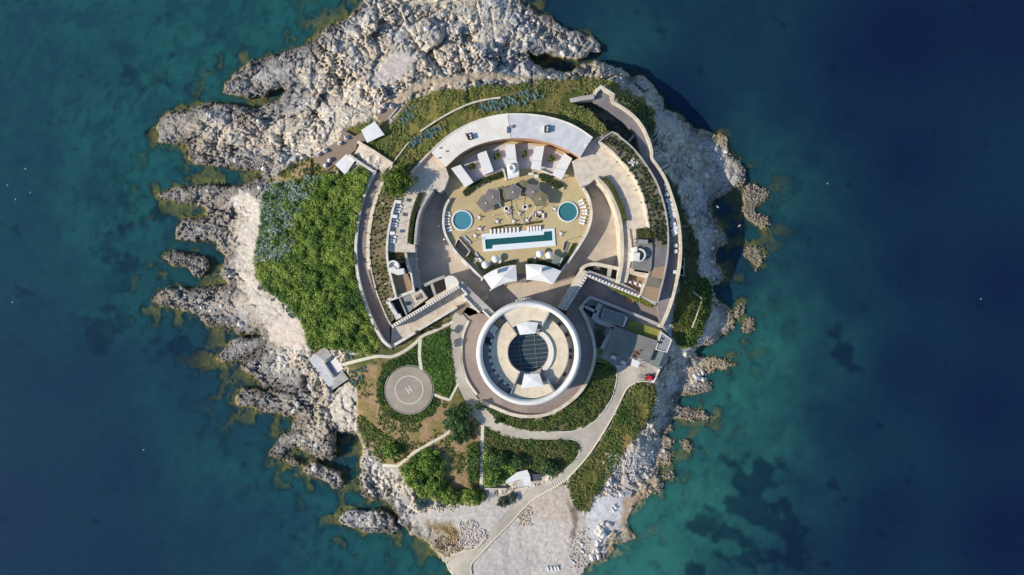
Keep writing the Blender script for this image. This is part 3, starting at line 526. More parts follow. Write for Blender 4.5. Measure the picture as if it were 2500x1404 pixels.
# darker wheel-worn drive round the raised deck, and the passage before the tower
def zring_l(x, y): return 15.6-3.1*float(np.clip((y-600)/240, 0, 1))
RING_L = sm([(916,424),(902,445),(892,468),(884,492),(878,516),(873,545),(870,575),(868,605),(869,635),(872,665),(878,695),(886,725),(896,755),(909,785),(922,812),(937,835),(954,846)],2)+sm([(950,796),(940,772),(929,748),(917,720),(908,690),(901,660),(897,630),(896,600),(898,570),(902,540),(909,510),(918,480),(930,450),(946,422),(958,400)],2)
struct(sheet('rampart_path', RING_L, zring_l, M['brownpath'], skirt=2))
STRIP_L = [(944,424),(931,450),(919,480),(910,510),(903,540),(899,570),(897,600),(898,630),(901,658)]
wall('rampart_kerb', 'broad cream stone kerb dividing the brown west rampart path from the planted bed', STRIP_L, 1.15, lambda x, y: zring_l(x, y)+.35, 10, M['stone'], 'kerb')
wall('bed_wall', 'thin cream retaining wall along the west planted bed', [(958,402),(945,426),(934,450),(922,480),(913,510),(907,540),(903,570),(901,600),(902,630),(906,660),(913,690),(921,720),(933,750),(944,775),(954,794)], .55, 16.75, 10, M['stone'], 'wall')
PL = [(958,400),(1003,420),(985,470),(966,488),(958,515),(953,540),(948,565),(945,590),(943,615),(945,645),(952,680),(966,728),(945,734),(962,778),(952,790),(944,775),(933,750),(921,720),(913,690),(906,660),(902,630),(901,600),(903,570),(907,540),(913,510),(922,480),(934,450),(945,426)]
struct(prism('planting_bed', PL, 16.5, 8, M['soil'], M['stone']))
struct(sheet('ramp', [(954,846),(1013,811),(1021,806),(1115,750),(1146,772),(1171,764),(1131,722),(1140,717),(1121,697),(1040,746),(957,797)], lambda x, y: 12.5-1.3*min(1, max(0, (x-955)/170)), M['paving'], skirt=2))
TERR_L = [(1051,372),(1089,410),(1096,432),(1085,462),(1074,470),(1060,462),(1043,481),(1032,500),(1022,505),(1010,535),(1003,565),(1000,596),(1013,598),(1014,616),(988,616),(957,616),(946,612),(949,565),(957,520),(966,488),(985,470),(1003,420)]
struct(prism('terrace', TERR_L, ZT, 4, M['paving'], M['stonegrey']))
struct(prism('terrace_strip', [(988,615),(1014,615),(1016,650),(1022,680),(1029,705),(1036,728),(1028,708),(1012,700),(1003,668),(996,640)], 13.6, 4, M['stonegrey']))
struct(prism('garden_plot', [(946,612),(988,616),(996,640),(1003,668),(990,640),(945,645)], 15.6, 4, M['soil'], M['stone']))
struct(prism('garden_plot', [(952,666),(994,668),(1010,709),(966,728)], 15.2, 4, M['brownplot'], M['stone']))
TERR_R = [(1397,394),(1416,384),(1447,337),(1464,347),(1490,366),(1520,396),(1548,431),(1567,470),(1578,510),(1584,556),(1552,560),(1549,600),(1545,655),(1537,664),(1530,690),(1512,690),(1517,640),(1518,600),(1516,560),(1510,525),(1497,490),(1478,457),(1455,435),(1440,448),(1421,456),(1408,430)]
struct(prism('terrace', TERR_R, ZT, 4, M['paving'], M['stonegrey']))
PR = [(1464,345),(1495,322),(1518,338),(1540,356),(1560,378),(1576,400),(1601,440),(1616,480),(1626,520),(1631,560),(1632,600),(1628,640),(1618,690),(1605,738),(1566,722),(1585,668),(1592,652),(1591,590),(1553,590),(1553,560),(1585,556),(1579,510),(1568,470),(1549,430),(1521,395),(1491,364)]
struct(prism('planting_bed', PR, ZP, 4, M['soilgrey'], M['stonegrey']))
def zring_r(x, y): return 14.0+3.0*float(np.clip((y-260)/120, 0, 1))-2.6*float(np.clip((y-640)/140, 0, 1))
RING_R = sm([(1448,248),(1478,266),(1510,287),(1533,305),(1549,324),(1558,346),(1568,392),(1588,425),(1601,442),(1616,480),(1626,520),(1631,560),(1632,600),(1628,640),(1620,680),(1605,738)],2)+[(1612,796)]+sm([(1630,762),(1641,730),(1651,690),(1659,645),(1661,600),(1657,545),(1649,510),(1639,478),(1625,440),(1606,408),(1591,386),(1590,368),(1582,340),(1568,310),(1548,286),(1524,266),(1495,249)],2)+[(1495,232),(1467,214),(1457,222),(1452,233)]
struct(sheet('rampart_path', RING_R, zring_r, M['asphalt'], skirt=4))
struct(prism('moat_garden', [(1392,247),(1450,238),(1510,287),(1549,324),(1568,392),(1588,425),(1560,378),(1495,322),(1440,268)], 10.6, 4, M['soilgrey']))
struct(prism('pit_floor', [(1105,740),(1121,697),(1140,717),(1131,722),(1171,764),(1150,790),(1125,775)], 10.4, 6, M['brownpath']))
struct(sheet('tower_path', [(1112,744),(1143,783),(1130,815),(1125,850),(1127,890),(1140,930),(1165,965),(1175,981),(1209,996),(1250,1012),(1289,1017),(1330,1013),(1366,998),(1403,971),(1427,942),(1444,906),(1452,870),(1450,836),(1441,804),(1429,773),(1417,753),(1437,724),(1612,797),(1630,765),(1605,740),(1560,722),(1433,668),(1385,757),(1380,775),(1196,774),(1171,763),(1150,752)], lambda x, y: 11.2-.0*x, M['brownpath'], skirt=3, step=30))
struct(prism('service_yard', [(1437,725),(1618,797),(1645,830),(1612,905),(1595,935),(1560,930),(1500,893),(1456,884),(1452,836),(1441,804),(1424,762)], 10.0, 3, M['stonegrey']))
# raised sandy pool deck
DECK_L = sm([(1097,486),(1088,503),(1083,523),(1082,545),(1085,565),(1092,583),(1104,604),(1121,625),(1141,645),(1161,665),(1179,682)],3)
DECK_R = sm([(1366,667),(1375,655),(1390,635),(1404,615),(1417,595),(1429,575),(1438,555),(1443,535),(1444,515),(1441,495),(1434,475),(1423,458)],3)
DECK = DECK_L+[(1270,668)]+DECK_R+[(1421,456),(1404,425),(1397,394),(1380,372),(1330,352),(1250,345),(1180,356),(1120,385),(1088,410),(1096,432),(1085,462)]
struct(prism('pool_deck', DECK, ZD, 5, M['sand'], M['whitewall']))
struct(prism('gatehouse_passage', [(1262,640),(1284,640),(1286,690),(1262,690)], ZD-.6, 5, M['asphalt']))
PATIO = [(1101,413),(1124,400),(1150,382),(1180,366),(1215,355),(1250,351),(1300,353),(1340,362),(1397,388),(1372,440),(1348,428),(1296,412),(1268,412),(1262,404),(1238,408),(1236,424),(1205,418),(1160,446)]
struct(prism('garden_patio', PATIO, ZD+.06, 11, M['paving2']))

# ------------------------------------------------------------------ fort: walls
wall('rampart_wall', 'long curved white parapet wall on the outer edge of the west rampart path', sm([(852,378),(877,396),(909,417),(914,421),(903,440),(893,465),(884,490),(878,515),(873,545),(870,575),(868,605),(869,635),(872,665),(878,695),(886,725),(896,755),(909,785),(922,812),(937,835),(954,848)],3), .95, lambda x, y: 16.7-.9*float(np.clip((y-600)/240, 0, 1)), 6, M['whitewall'])
wall('ramp_wall', 'straight white parapet at the foot of the west ramp beside the gate opening', [(953,848),(985,829),(1013,812)], 1.0, 15.0, 8, M['whitewall'])
wall('ramp_wall', 'straight white parapet beside the grey ramp above the narrow planter', [(1021,806),(1068,778),(1115,750)], .9, 14.0, 8, M['whitewall'])
wall('terrace_wall', 'thin white wall between the west planted bed and the lounger terrace', sm([(966,488),(958,515),(953,540),(948,565),(945,590),(944,615),(946,640),(952,668),(960,700),(967,727)],2), .75, 17.5, 10, M['whitewall'])
wall('plot_wall', 'white wall framing the bare brown plot on its courtyard side', [(997,652),(1003,668),(1010,709),(966,729)], .6, 16.2, 10, M['whitewall'])
wall('bed_divider', 'short pale divider across the west planted bed near the big tree', [(930,495),(957,504)], .35, 16.75, 16, M['stone'])
wall('bed_divider', 'short pale divider across the west planted bed near the brown plot', [(937,694),(952,690)], .4, 16.8, 16, M['stone'])
wall('court_parapet', 'grey parapet along the west edge of the sunken courtyard', sm([(1056,464),(1043,482),(1032,501),(1024,520),(1018,545),(1015,570),(1013,597)],3), .9, 17.0, 6, M['stonegrey'])
wall('hedge_kerb', 'pale kerb beside the hedge on the lounger terrace', sm([(1021,471),(1010,495),(1003,520),(998,545),(995,570),(993,596)],2), .35, 16.25, 14, M['stone'])
wall('terrace_kerb', 'short thick kerb at the south end of the lounger terrace', [(990,617),(993,640),(1000,667)], .8, 16.4, 10, M['stone'])
wall('slope_wall', 'long thin tan wall running across the grassy slope north of the arched building', sm([(1026,321),(1055,301),(1088,281),(1121,264),(1150,252),(1185,243),(1222,238)],3), .6, lambda x, y: h1(x, y)+1.0, 5, M['stone'])
wall('terrace_wall', 'cream wall rising from the lounger terrace to the corner of the arched roof', [(1003,421),(1026,396),(1050,371)], .7, 17.4, 10, M['stone'])
wall('garden_edge', 'thin pale garden edging west of the big tree', [(958,399),(990,357),(1000,346)], .4, lambda x, y: h1(x, y)+.5, 10, M['stone'])
wall('deck_wall', 'smooth curved white wall round the west side of the sandy pool deck', DECK_L, .85, ZD+1.25, 5, M['whitewall'])
wall('deck_wall', 'smooth curved white wall round the east side of the sandy pool deck', DECK_R, .85, ZD+1.1, 5, M['whitewall'])
wall('terrace_wall', 'broad cream wall curving between the east court and the long hedge', sm([(1456,434),(1479,456),(1498,490),(1511,525),(1517,560),(1519,600),(1518,640),(1513,672),(1509,692)],3), 1.25, 17.1, 5, M['stone'])
wall('terrace_wall', 'cream wall on the outer edge of the east terrace beside the planted bed', sm([(1464,346),(1490,365),(1520,395),(1548,430),(1567,470),(1578,510),(1585,556)],3), .6, ZP+.3, 10, M['stone'])
wall('bed_wall', 'thin grey wall on the outer edge of the east planted bed above the dark rampart', sm([(1462,346),(1495,322),(1518,338),(1540,356),(1560,378),(1576,400),(1601,440),(1616,480),(1626,520),(1631,560),(1632,600),(1628,640),(1619,685),(1605,738)],2), .5, ZP+.6, 6, M['stonegrey'])
wall('rampart_wall', 'long curved grey parapet on the outer edge of the east rampart path', sm([(1495,248),(1525,266),(1549,285),(1569,310),(1583,340),(1591,368),(1592,387),(1607,408),(1626,440),(1640,478),(1650,510),(1657.5,545),(1662,600),(1660,645),(1652,690),(1642,730),(1631,762),(1614,800)],3), 1.0, lambda x, y: zring_r(x, y)+1.5, 2, M['stone'])
wall('bastion_wall', 'cream angular bastion wall at the north-east corner of the rampart', [(1450,234),(1455,222),(1467,212),(1497,231),(1494,249)], 1.2, 15.6, 4, M['stone'])
wall('moat_wall', 'grey wall at the north end of the moat garden beside the bastion', [(1392,246),(1420,240),(1450,236)], 1.6, 16.0, 6, M['stonegrey'])
wall('moat_wall', 'short grey cross wall at the south end of the moat garden', [(1534,347),(1553,324)], .9, 13.4, 6, M['stonegrey'])
wall('buttress', 'sloping grey buttress wall standing on the shaded eastern rocks', [(1611,413),(1640,396)], 1.1, lambda x, y: 11.5-.1*(x-1611), 2, M['stonegrey'])
wall('rock_post', 'thin pale post lying on the shaded north-east rocks', [(1596,342),(1612,329)], .35, lambda x, y: hT1(x, y)+1.2, 3, M['stone'], 'post')
wall('tower_path_wall', 'pale kerb wall along the west side of the brown path round the tower', sm([(1144,783),(1131,815),(1126,850),(1128,890),(1141,930),(1164,964)],3), .8, 11.9, 8, M['whitewall'])
wall('tower_path_wall', 'broad curved cream wall sweeping round the south and east of the tower path', sm([(1173,981),(1209,996),(1250,1012),(1289,1017),(1330,1013),(1366,998),(1403,971),(1427,942),(1444,906),(1452,870),(1450,836),(1441,804),(1429,773),(1417,753)],4)+[(1424,742)], 1.15, 12.2, 6, M['stone'])
wall('yard_wall', 'long straight grey wall between the dark ramp and the service yard', [(1424,742),(1440,725),(1480,740),(1540,764),(1618,796)], 1.0, 13.2, 6, M['stonegrey'])
wall('yard_wall', 'thin grey wall at the outer corner of the service yard', [(1614,807),(1603,840)], .5, 12.6, 6, M['stonegrey'])
wall('lot_wall', 'thin pale wall angled round the grassy lot on the east slope', [(1692,712),(1714,730),(1703,765),(1690,800)], .4, lambda x, y: h1(x, y)+1.0, 3, M['stone'])
wall('slope_wall', 'cream wall climbing from the timber deck to the west garden', [(873,346),(915,371),(958,400)], 1.0, lambda x, y: h1(x, y)+1.6, 8, M['stone'])
wall('beach_wall', 'thin white retaining wall beside the beach hut', [(1184,1193.5),(1236,1194)], .5, lambda x, y: h1(x, y)+1.4, 1, M['whitewall'])
wall('yard_fence', 'white boundary wall behind the red forklift at the end of the service road', [(1611,902),(1603,918),(1595,935)], .5, 11.6, 8, M['whitewall'])
# square shafts beside the rampart
for lb, pts in (('open square shaft frame on the outside of the east rampart, northern of the pair', [(1661,632),(1671,632),(1671,650),(1661,650)]), ('open square shaft frame on the outside of the east rampart, southern of the pair', [(1660,654),(1670,654),(1670,672),(1660,672)]), ('open shaft frame beside the blue-grey roof at the edge of the service yard', [(1627,797),(1641,805),(1634,818),(1620,810)])):
    wall('shaft_frame', lb, pts, .35, 10.5, 3, M['stonegrey'], 'shaft', closed=True)

# ------------------------------------------------------------------ crenellated caponiers
def crenel(root, pts, w, zt, zb, mbody, mmer, side, step=6.6, gap=.36, first=0):
    wall('parapet', None, pts, w, zt, zb, mbody, parent=root)
    seg = [(pts[i], pts[i+1]) for i in range(len(pts)-1)]
    me = None
    for a, b in seg:
        L = math.dist(a, b); n = max(1, round(L/step))
        A, B = np.array(P(*a, zt)), np.array(P(*b, zt)); d = B-A; l = np.linalg.norm(d); d /= l; nn = np.array([-d[1], d[0], 0])*side
        size = (l/n*(1-gap), w*.72, .8)
        for i in range(first, n):
            c = A+d*l*(i+.5)/n+nn*w*.12; c[2] = zt+.75/2-.01
            V, F = box_vf([(*c, *size, math.atan2(d[1], d[0]))])
            mk('merlon', V, F, mmer, root)
c1 = thing('caponier', 'western crenellated gun gallery with a rounded end and a long row of white merlons', 'fort building', P(1085,720,8))
mk('body', *prism_vf([(1043,745),(1121,698),(1116,690),(1090,706),(1066,720),(1038,738)], 15.4, 6), M['stone'], c1)
mk('rounded_end', *prism_vf(sm([(1085,680),(1093,674),(1103,673),(1112,678),(1119,688)],3)+[(1121,696),(1091,712)], 15.5, 6), M['ivory'], c1)
wall('court_wall', None, sm([(1036,697),(1060,685),(1086,675)],3), 1.1, 15.2, 6, M['stonegrey'], parent=c1)
wall('cross_wall', None, [(1052,690),(1063,722)], 1.0, 14.6, 6, M['stonegrey'], parent=c1)
crenel(c1, [(956,797.5),(997,773.5),(1121,699)], 1.3, 16.2, 8, M['stone'], M['white'], -1)
c2 = thing('caponier_link', 'stepped blue-grey wall walk with white merlons joining the west caponier to the round tower', 'fort building', P(1160,730,8))
mk('walk', *prism_vf([(1120,690),(1128,687),(1207,762),(1196,775),(1178,757),(1171,764),(1131,722),(1140,717),(1122,698)], 14.9, 6), M['stonegrey'], c2)
crenel(c2, [(1122,698),(1140,717)], .9, 15.2, 8, M['whitewall'], M['white'], -1)
crenel(c2, [(1131,722),(1171,763)], .9, 15.2, 8, M['whitewall'], M['white'], -1, 8)
crenel(c2, [(1178,757),(1197,775)], .9, 15.2, 8, M['whitewall'], M['white'], -1)
wall('step_wall', None, [(1141,717),(1131,722)], .9, 15.6, 8, M['white'], parent=c2)
c3_ = thing('caponier', 'eastern crenellated gun gallery with white merlons on two sides and a lime hedge below', 'fort building', P(1450,690,8))
mk('west_walk', *prism_vf([(1419,656),(1437,664),(1433,669),(1378,758),(1362,752)], 14.9, 6), M['stone'], c3_)
mk('north_walk', *prism_vf([(1438,660),(1507,684),(1565,716),(1604,737),(1600,745),(1563,724),(1507,700),(1433,670)], 14.9, 6), M['stonegrey'], c3_)
crenel(c3_, [(1434,669),(1379,757)], 1.2, 15.2, 8, M['stonegrey'], M['white'], 1, 7.2, .42)
crenel(c3_, [(1436,672),(1475,688),(1563,723.5)], 1.3, 15.2, 8, M['stonegrey'], M['white'], -1, 8.8, .42)
wall('rounded_wall', None, sm([(1420,658),(1428,650),(1440,646),(1457,645),(1484,650),(1511,656)],3), 1.2, 15.4, 6, M['stone'], parent=c3_)
wall('cross_wall', None, [(1491,654),(1485,680)], 1.3, 14.6, 6, M['stonegrey'], parent=c3_)
mk('platform', *prism_vf([(1449,650),(1466,652),(1465,660),(1448,657)], 12, 6), M['stonegrey'], c3_)

# south-west corner block with open gun rooms
b = thing('corner_block', 'pale roofless corner block with dark open rooms at the south-west end of the rampart', 'fort building', P(995,745,8))
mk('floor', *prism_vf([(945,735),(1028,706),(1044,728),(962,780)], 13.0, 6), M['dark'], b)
for pts, w, zt in (([(945,735),(968,770)], 1.3, 16.6), ([(945,734),(1012,710)], 1.1, 16.6), ([(955,766),(966,760)], 1.2, 16.4), ([(950,748),(958,744)], 1.4, 16.4), ([(965,777),(978,770)], 1.6, 16.4)): wall('room_wall', None, pts, w, zt, 10, M['whitewall'], parent=b)
wall('room_wall', None, [(975,728),(993,770)], .5, 15.6, 10, M['stonegrey'], parent=b)
mk('grey_roof', *prism_vf([(978,728),(1000,718),(1012,740),(1010,752),(993,768)], 15.0, 10), M['blueroof'], b)
mk('upper_terrace', *prism_vf([(1001,717),(1028,706),(1044,728),(1010,753),(1013,740)], 15.6, 10), M['stone'], b)
mk('hatch', *prism_vf([(1012,722),(1024,717),(1030,728),(1017,734)], 16.0, 15), M['wood'], b)
for q in [(1014,728,1016,733),(1018,726,1020,731),(1022,724,1024,729)]: mk('slot', *prism_vf([(q[0],q[1]),(q[0]+1.8,q[1]-1),(q[2]+1.8,q[3]-1),(q[2],q[3])], 16.12, 15.9), M['dark'], b)
V, F = box_vf([(*P(991,742,15.5)[:2], 15.4, 1.6, 1.2, .9)]); mk('roof_vent', V, F, M['dark'], b)

# ------------------------------------------------------------------ arched building
AO = sm([(1051,370),(1080,342),(1110,320),(1145,302),(1180,289),(1215,281),(1243,278),(1280,278),(1315,281),(1350,288),(1385,299),(1415,314),(1447,336)],4)
AI = sm([(1416,384),(1390,368),(1360,354),(1330,345),(1300,339),(1270,337),(1240,338),(1210,342),(1180,349),(1150,360),(1120,378),(1088,408)],4)
ab = thing('arched_building', 'long arched building with a flat roof, ivory on the left and grey concrete right', 'building', P(1250,310,ZD))
iL = [p for p in AO if p[0] <= 1240]; oR = [p for p in AO if p[0] > 1240]; jL = [p for p in AI if p[0] <= 1246]; jR = [p for p in AI if p[0] > 1246]
mk('ivory_roof', *prism_vf(iL+[(1239,279),(1247,337)]+jL, ZA, ZA-.5), M['ivory'], ab)
mk('concrete_roof', *prism_vf([(1239.4,279)]+oR+jR+[(1247.4,337)], ZA-.12, ZA-.5), M['concrete_roof'], ab)
def inset(pts, cx, cy, k): return [(cx+(x-cx)*k, cy+(y-cy)*k) for x, y in pts]
shell = inset(AO, 1250, 520, .99)+inset(AI, 1250, 520, 1.022)
mk('walls', *prism_vf(shell, ZA-.5, 9), M['facade'], ab)
wall('roof_kerb', None, [p for p in AO], .35, ZA+.22, ZA-.4, M['ivory'], parent=ab)
wall('eave_band', None, inset(AI, 1250, 520, 1.013)[1:-1], .5, ZA-1.6, ZA-2.1, M['stone'], parent=ab)
fin = inset(AI, 1250, 520, 1.022)
for i in range(2, len(fin)-2, 3):
    a, c = fin[i], fin[i+1]; V, F = wall_vf([a, c], .25, ZA-2.4, ZA-5.4); mk('shutter', V, F, M['terra'], ab)
    a, c = fin[i+1], fin[i+2] if i+2 < len(fin) else fin[i+1]
    V, F = wall_vf([a, c], .2, ZA-5.6, ZD+.2); mk('door', V, F, M['terra'] if i % 2 else M['dark'], ab)
for (x, y, r) in ((1149,334,.3),(1336,316,-.15)):
    px, py, pz = P(x, y, ZA+.6)
    V, F = box_vf([(px, py, ZA+.55, 1.5, 2.0, 1.3, r)]); mk('cooling_unit', V, F, M['dark'], ab)
    for s in (-.45, .45):
        V, F = lathe_vf([(.01, ZA+1.24), (.36, ZA+1.24), (.36, ZA+1.19)], 12, cx=px-s*math.sin(r), cy=py+s*math.cos(r)); mk('fan_grille', V, F, M['white'], ab)
    V, F = box_vf([(px-1.25, py+.1, ZA+.65, .35, 2.4, 1.5, r+.15)]); mk('unit_screen', V, F, M['dark'] if x < 1200 else M['white'], ab)
V, F = box_vf([(*P(1238,318,ZA)[:2], ZA+.35, .25, 2.4, .9)]); mk('roof_kerb_box', V, F, M['metal'], ab)
V, F = box_vf([(*P(1248,310,ZA)[:2], ZA+.3, 1.0, 1.0, .8)]); mk('roof_vent', V, F, M['metal'], ab)
V, F = box_vf([(*P(1431,355,ZA)[:2], ZA+.3, 1.1, .7, .8, .5)]); mk('roof_vent', V, F, M['white'], ab)
for x, y in ((1074,362),(1090,370),(1072,386)): V, F = box_vf([(*P(x,y,ZA)[:2], ZA+.2, .5, .5, .6)]); mk('roof_vent', V, F, M['metal'], ab)
# ------------------------------------------------------------------ five slab-roofed cabanas in the patio
def cabana(lbl, poly, dome=None, seam=None):
    z = ZD+3.1; cx = sum(p[0] for p in poly)/len(poly); cy = sum(p[1] for p in poly)/len(poly)
    t = thing('cabana', lbl, 'cabana', P(cx, cy, ZD), 0, 'white roofed cabanas fanning out from the arched building')
    mk('roof', *prism_vf(poly, z, z-.3), M['roofwhite'], t)
    for p in poly:
        q = (cx+(p[0]-cx)*.86, cy+(p[1]-cy)*.86); X, Y, _ = P(*q, z); V, F = box_vf([(X, Y, (z-.3+ZD)/2, .22, .22, z-.3-ZD)]); mk('post', V, F, M['white'], t)
    a, c = poly[0], poly[-1]; wall('side_wall', None, [((a[0]*.95+cx*.05), (a[1]*.95+cy*.05)), (c[0]*.95+cx*.05, c[1]*.95+cy*.05)], .25, z-.3, ZD, M['ivory'], parent=t)
    if seam: wall('roof_seam', None, seam, .1, z+.05, z-.05, M['metal'], parent=t)
    if dome:
        X, Y, _ = P(*dome, z); V, F = lathe_vf([(1.9, z-.02), (1.85, z+.5), (1.55, z+1.0), (1.1, z+1.25), (.75, z+1.2), (.7, z+.4), (.01, z+.35)], 24, cx=X, cy=Y); mk('round_skylight', V, F, M['roofwhite'], t, smooth=True)
    return t
cabana('white cabana roof furthest left, half in the shade of the arched building', [(1101,411),(1124,402),(1156,445),(1137,457)])
cabana('white cabana roof second from the left, tilted beside a round bush', [(1164,376),(1187,368),(1205,418),(1183,427)])
cabana('white central cabana with a domed round skylight at its outer end', [(1234,353),(1257,352),(1262,398),(1267,413),(1266,430),(1240,438),(1236,398)], (1250,411), [(1236.5,389),(1262,388)])
cabana('white cabana roof right of the central domed one', [(1306,358),(1329,356),(1319,416),(1296,411)], None, [(1300,392),(1322,394)])
cabana('white cabana roof furthest right, beside the sandy ramp', [(1378,374),(1397,387),(1371,438),(1348,427)], None, [(1355,410),(1381,416)])
for lb, pts in (('low ivory divider left of the domed cabana', [(1229,413),(1236,440)]), ('low pale divider along the patio edge left of the domed cabana', [(1206,421),(1228,412)]), ('low pale divider between the two right-hand cabanas', [(1320,416),(1348,427)])):
    wall('patio_divider', lb, pts, .6, ZD+1.1, ZD-1, M['whitewall'])
# ------------------------------------------------------------------ pools
def round_pool(lbl, cx, cy, m, r=22.6):
    X, Y, _ = P(cx, cy, ZD); k = S0*(HC-ZD)/HC; R = r*k
    t = thing('round_pool', lbl, 'pool', (X, Y, ZD), 0, 'round plunge pools on the pool deck')
    lathe('coping', [(R, -.2), (R, .42), (R+.42, .42), (R+.46, .38), (R+.46, -.3)], M['poolwhite'], t, 48)
    V, F = lathe_vf([(.01, .06), (R*.5, .06), (R, .06)], 48); link('water', mesh('water', V, F, m), t)
    lathe('coping_joint', [(R+.2, .424), (R+.23, .424)], M['metal'], t, 48)
round_pool('round plunge pool with pale blue water on the left of the sandy deck', 1128.7, 538.3, M['pool1'], 22.4)
round_pool('round plunge pool with teal water on the right of the sandy deck', 1386.2, 517.2, M['pool2'])
SUR = [(1176,571),(1353.5,557),(1357,600),(1180,615)]; WAT = [(1184,584.5),(1328,573),(1328.6,565.5),(1348,564),(1349,587),(1203,598.5),(1202,607),(1186,608)]
t = thing('long_pool', 'long narrow green pool with stepped ends in a white paved surround', 'pool', P(1265,586,ZD))
b = bmesh.new(); zs = ZD+.34
def fill_between(outer, inner, z):
    pts = [Vector(p) for p in outer+inner]; n = len(outer); m = len(inner)
    r = geometry.delaunay_2d_cdt(pts, [(i, (i+1) % n) for i in range(n)]+[(n+i, n+(i+1) % m) for i in range(m)], [], 0, 1e-4)
    V = [P(v.x, v.y, z) for v in r[0]]; F = []
    for f in r[2]:
        cx = sum(r[0][i].x for i in f)/3; cy = sum(r[0][i].y for i in f)/3
        if inpoly(np.array([cx]), np.array([cy]), outer)[0] and not inpoly(np.array([cx]), np.array([cy]), inner)[0]:
            f = list(f); (ax, ay, _), (bx, by, _), (qx, qy, _) = [V[i] for i in f]
            F.append(f if (bx-ax)*(qy-ay)-(by-ay)*(qx-ax) > 0 else f[::-1])
    return V, F
parts = [fill_between(SUR, WAT, zs)]
for ring_, fl in ((SUR, 1), (WAT, -1)):
    Tp = ccw([P(x, y, zs) for x, y in ring_]); n_ = len(Tp); Vv = Tp+[(x, y, ZD-.1) for x, y, _ in Tp]
    parts.append((Vv, [[i, n_+i, n_+(i+1) % n_, (i+1) % n_][::fl] for i in range(n_)]))
mk('surround', *join(parts), M['poolwhite'], t)
V = ccw([P(x, y, ZD+.05) for x, y in WAT]); mk('water', V, [list(range(len(V)))], M['pool3'], t)
# ------------------------------------------------------------------ gate roofs
def tent_roof(lbl, pts, apex, z, dz, root_z, name='gate_roof', cat='canopy', grp=None):
    c = np.mean(np.array(pts), 0); t = thing(name, lbl, cat, P(c[0], c[1], root_z), 0, grp)
    B = ccw([P(x, y, z) for x, y in pts]); n = len(B); A = P(*apex, z+dz); V = B+[A]+[(x, y, z-.25) for x, y, _ in B]
    F = [[i, (i+1) % n, n] for i in range(n)]+[[i, n+1+i, n+1+(i+1) % n, (i+1) % n] for i in range(n)]+[[n+1+i for i in range(n)][::-1]]
    mk('membrane', V, F, M['roofwhite'], t)
    for i in range(0, n, max(1, n//4)):
        X, Y, _ = B[i]; X += (A[0]-X)*.06; Y += (A[1]-Y)*.06; V, F = tube_vf((X, Y, root_z), (X, Y, z-.2), .12, .1); mk('post', V, F, M['white'], t)
    return t
GL = sm([(1179,675),(1196,664),(1217,655),(1238,650),(1259.6,646.7)],3)+sm([(1262.4,685),(1246,688.5),(1232,692),(1216,699),(1201,707)],3)
GR = sm([(1283,645),(1305,645),(1327.6,648),(1350,654),(1370.5,662)],3)+sm([(1350,694.6),(1333,689),(1314,685.5),(1300,684),(1285.6,684)],3)
g1 = tent_roof('big white fan-shaped tent roof over the gate, left of the passage', GL, (1228,676), 16.5, 1.0, ZC)
g2 = tent_roof('big white fan-shaped tent roof over the gate, right of the passage', GR, (1322,668), 16.5, 1.0, ZC)
for g, x, y in ((g1, 1214, 663), (g2, 1321, 659)):
    V, F = box_vf([(*P(x,y,17)[:2], 18, .35, 1.4, 2.4, -.15)]); mk('roof_fin', V, F, M['roofwhite'], g)
mk('gatehouse_walls', *prism_vf([(1186,677),(1258,650),(1260,683),(1203,702)], 16.1, 7), M['stone'], g1)
mk('gatehouse_walls', *prism_vf([(1285,648),(1366,663),(1348,691),(1287,682)], 16.1, 7), M['stone'], g2)
# ------------------------------------------------------------------ round tower
TX0, TY0 = 1291, 863; K = S0*(HC-ZTW)/HC; tw = thing('round_tower', 'large white round tower with a thick rounded rim and a circular glass skylight', 'tower', P(TX0, TY0, 8))
tx_, ty_, _ = P(TX0, TY0, ZTW)
tw.location = (tx_, ty_, 8)
UP = 3.4
def tl(name, prof, m, n=96, smooth=False, a0=0, a1=2*math.pi): 
    V, F = lathe_vf([(r*K, z-8+(UP if z > 13 else 0)) for r, z in prof], n, math.radians(a0) if a0 or a1 != 2*math.pi else 0, math.radians(a1) if a1 != 2*math.pi else a1); return link(name, mesh(name, V, F, m, smooth=smooth), tw)
tl('outer_wall', [(123, 6), (128.6, 6), (128.6, 21.5), (123, 21.5)], M['whitewall'])
rim = [(128.9, 21.4)]+[(121.2+8*math.cos(math.radians(a)), 22.2+2.4*math.sin(math.radians(a))) for a in range(0, 100, 12)]+[(117, 24.5), (114.2, 24.0), (113.6, 23.2), (113.4, 19.5)]
tl('rounded_rim', rim, M['white'], 128, True)
tl('inner_floor', [(113.8, 19.8), (50, 19.8), (50, 14)], M['stonegrey'])
tl('sand_deck', [(54, 19.7), (54, 20.9), (93, 20.9), (93, 19.7)], M['cream'], 60, False, 123, 247)
tl('sand_deck', [(63, 19.7), (63, 20.9), (98, 20.9), (98, 19.7)], M['cream'], 60, False, -55, 64)
tl('deck_edge', [(51.5, 19.7), (51.5, 21.6), (62.4, 21.6), (62.4, 19.7)], M['ivory'], 60, False, -50, 58)
tl('glass_screen', [(98.4, 19.8), (98.4, 22.2), (99.2, 22.2), (99.2, 19.8)], M['blueroof'], 60, False, -55, 63)
tl('inner_screen', [(51.5, 19.8), (51.5, 21.7), (53.4, 21.7), (53.4, 19.8)], M['whitewall'], 48, False, 125, 245)
tl('north_plaza', [(74, 19.7), (74, 22.9), (114.4, 23.6), (114.4, 19.7)], M['cream'], 40, False, 64, 122)
tl('south_plaza', [(82, 19.7), (82, 22.6), (112, 22.9), (112, 19.7)], M['cream'], 40, False, 247, 303)
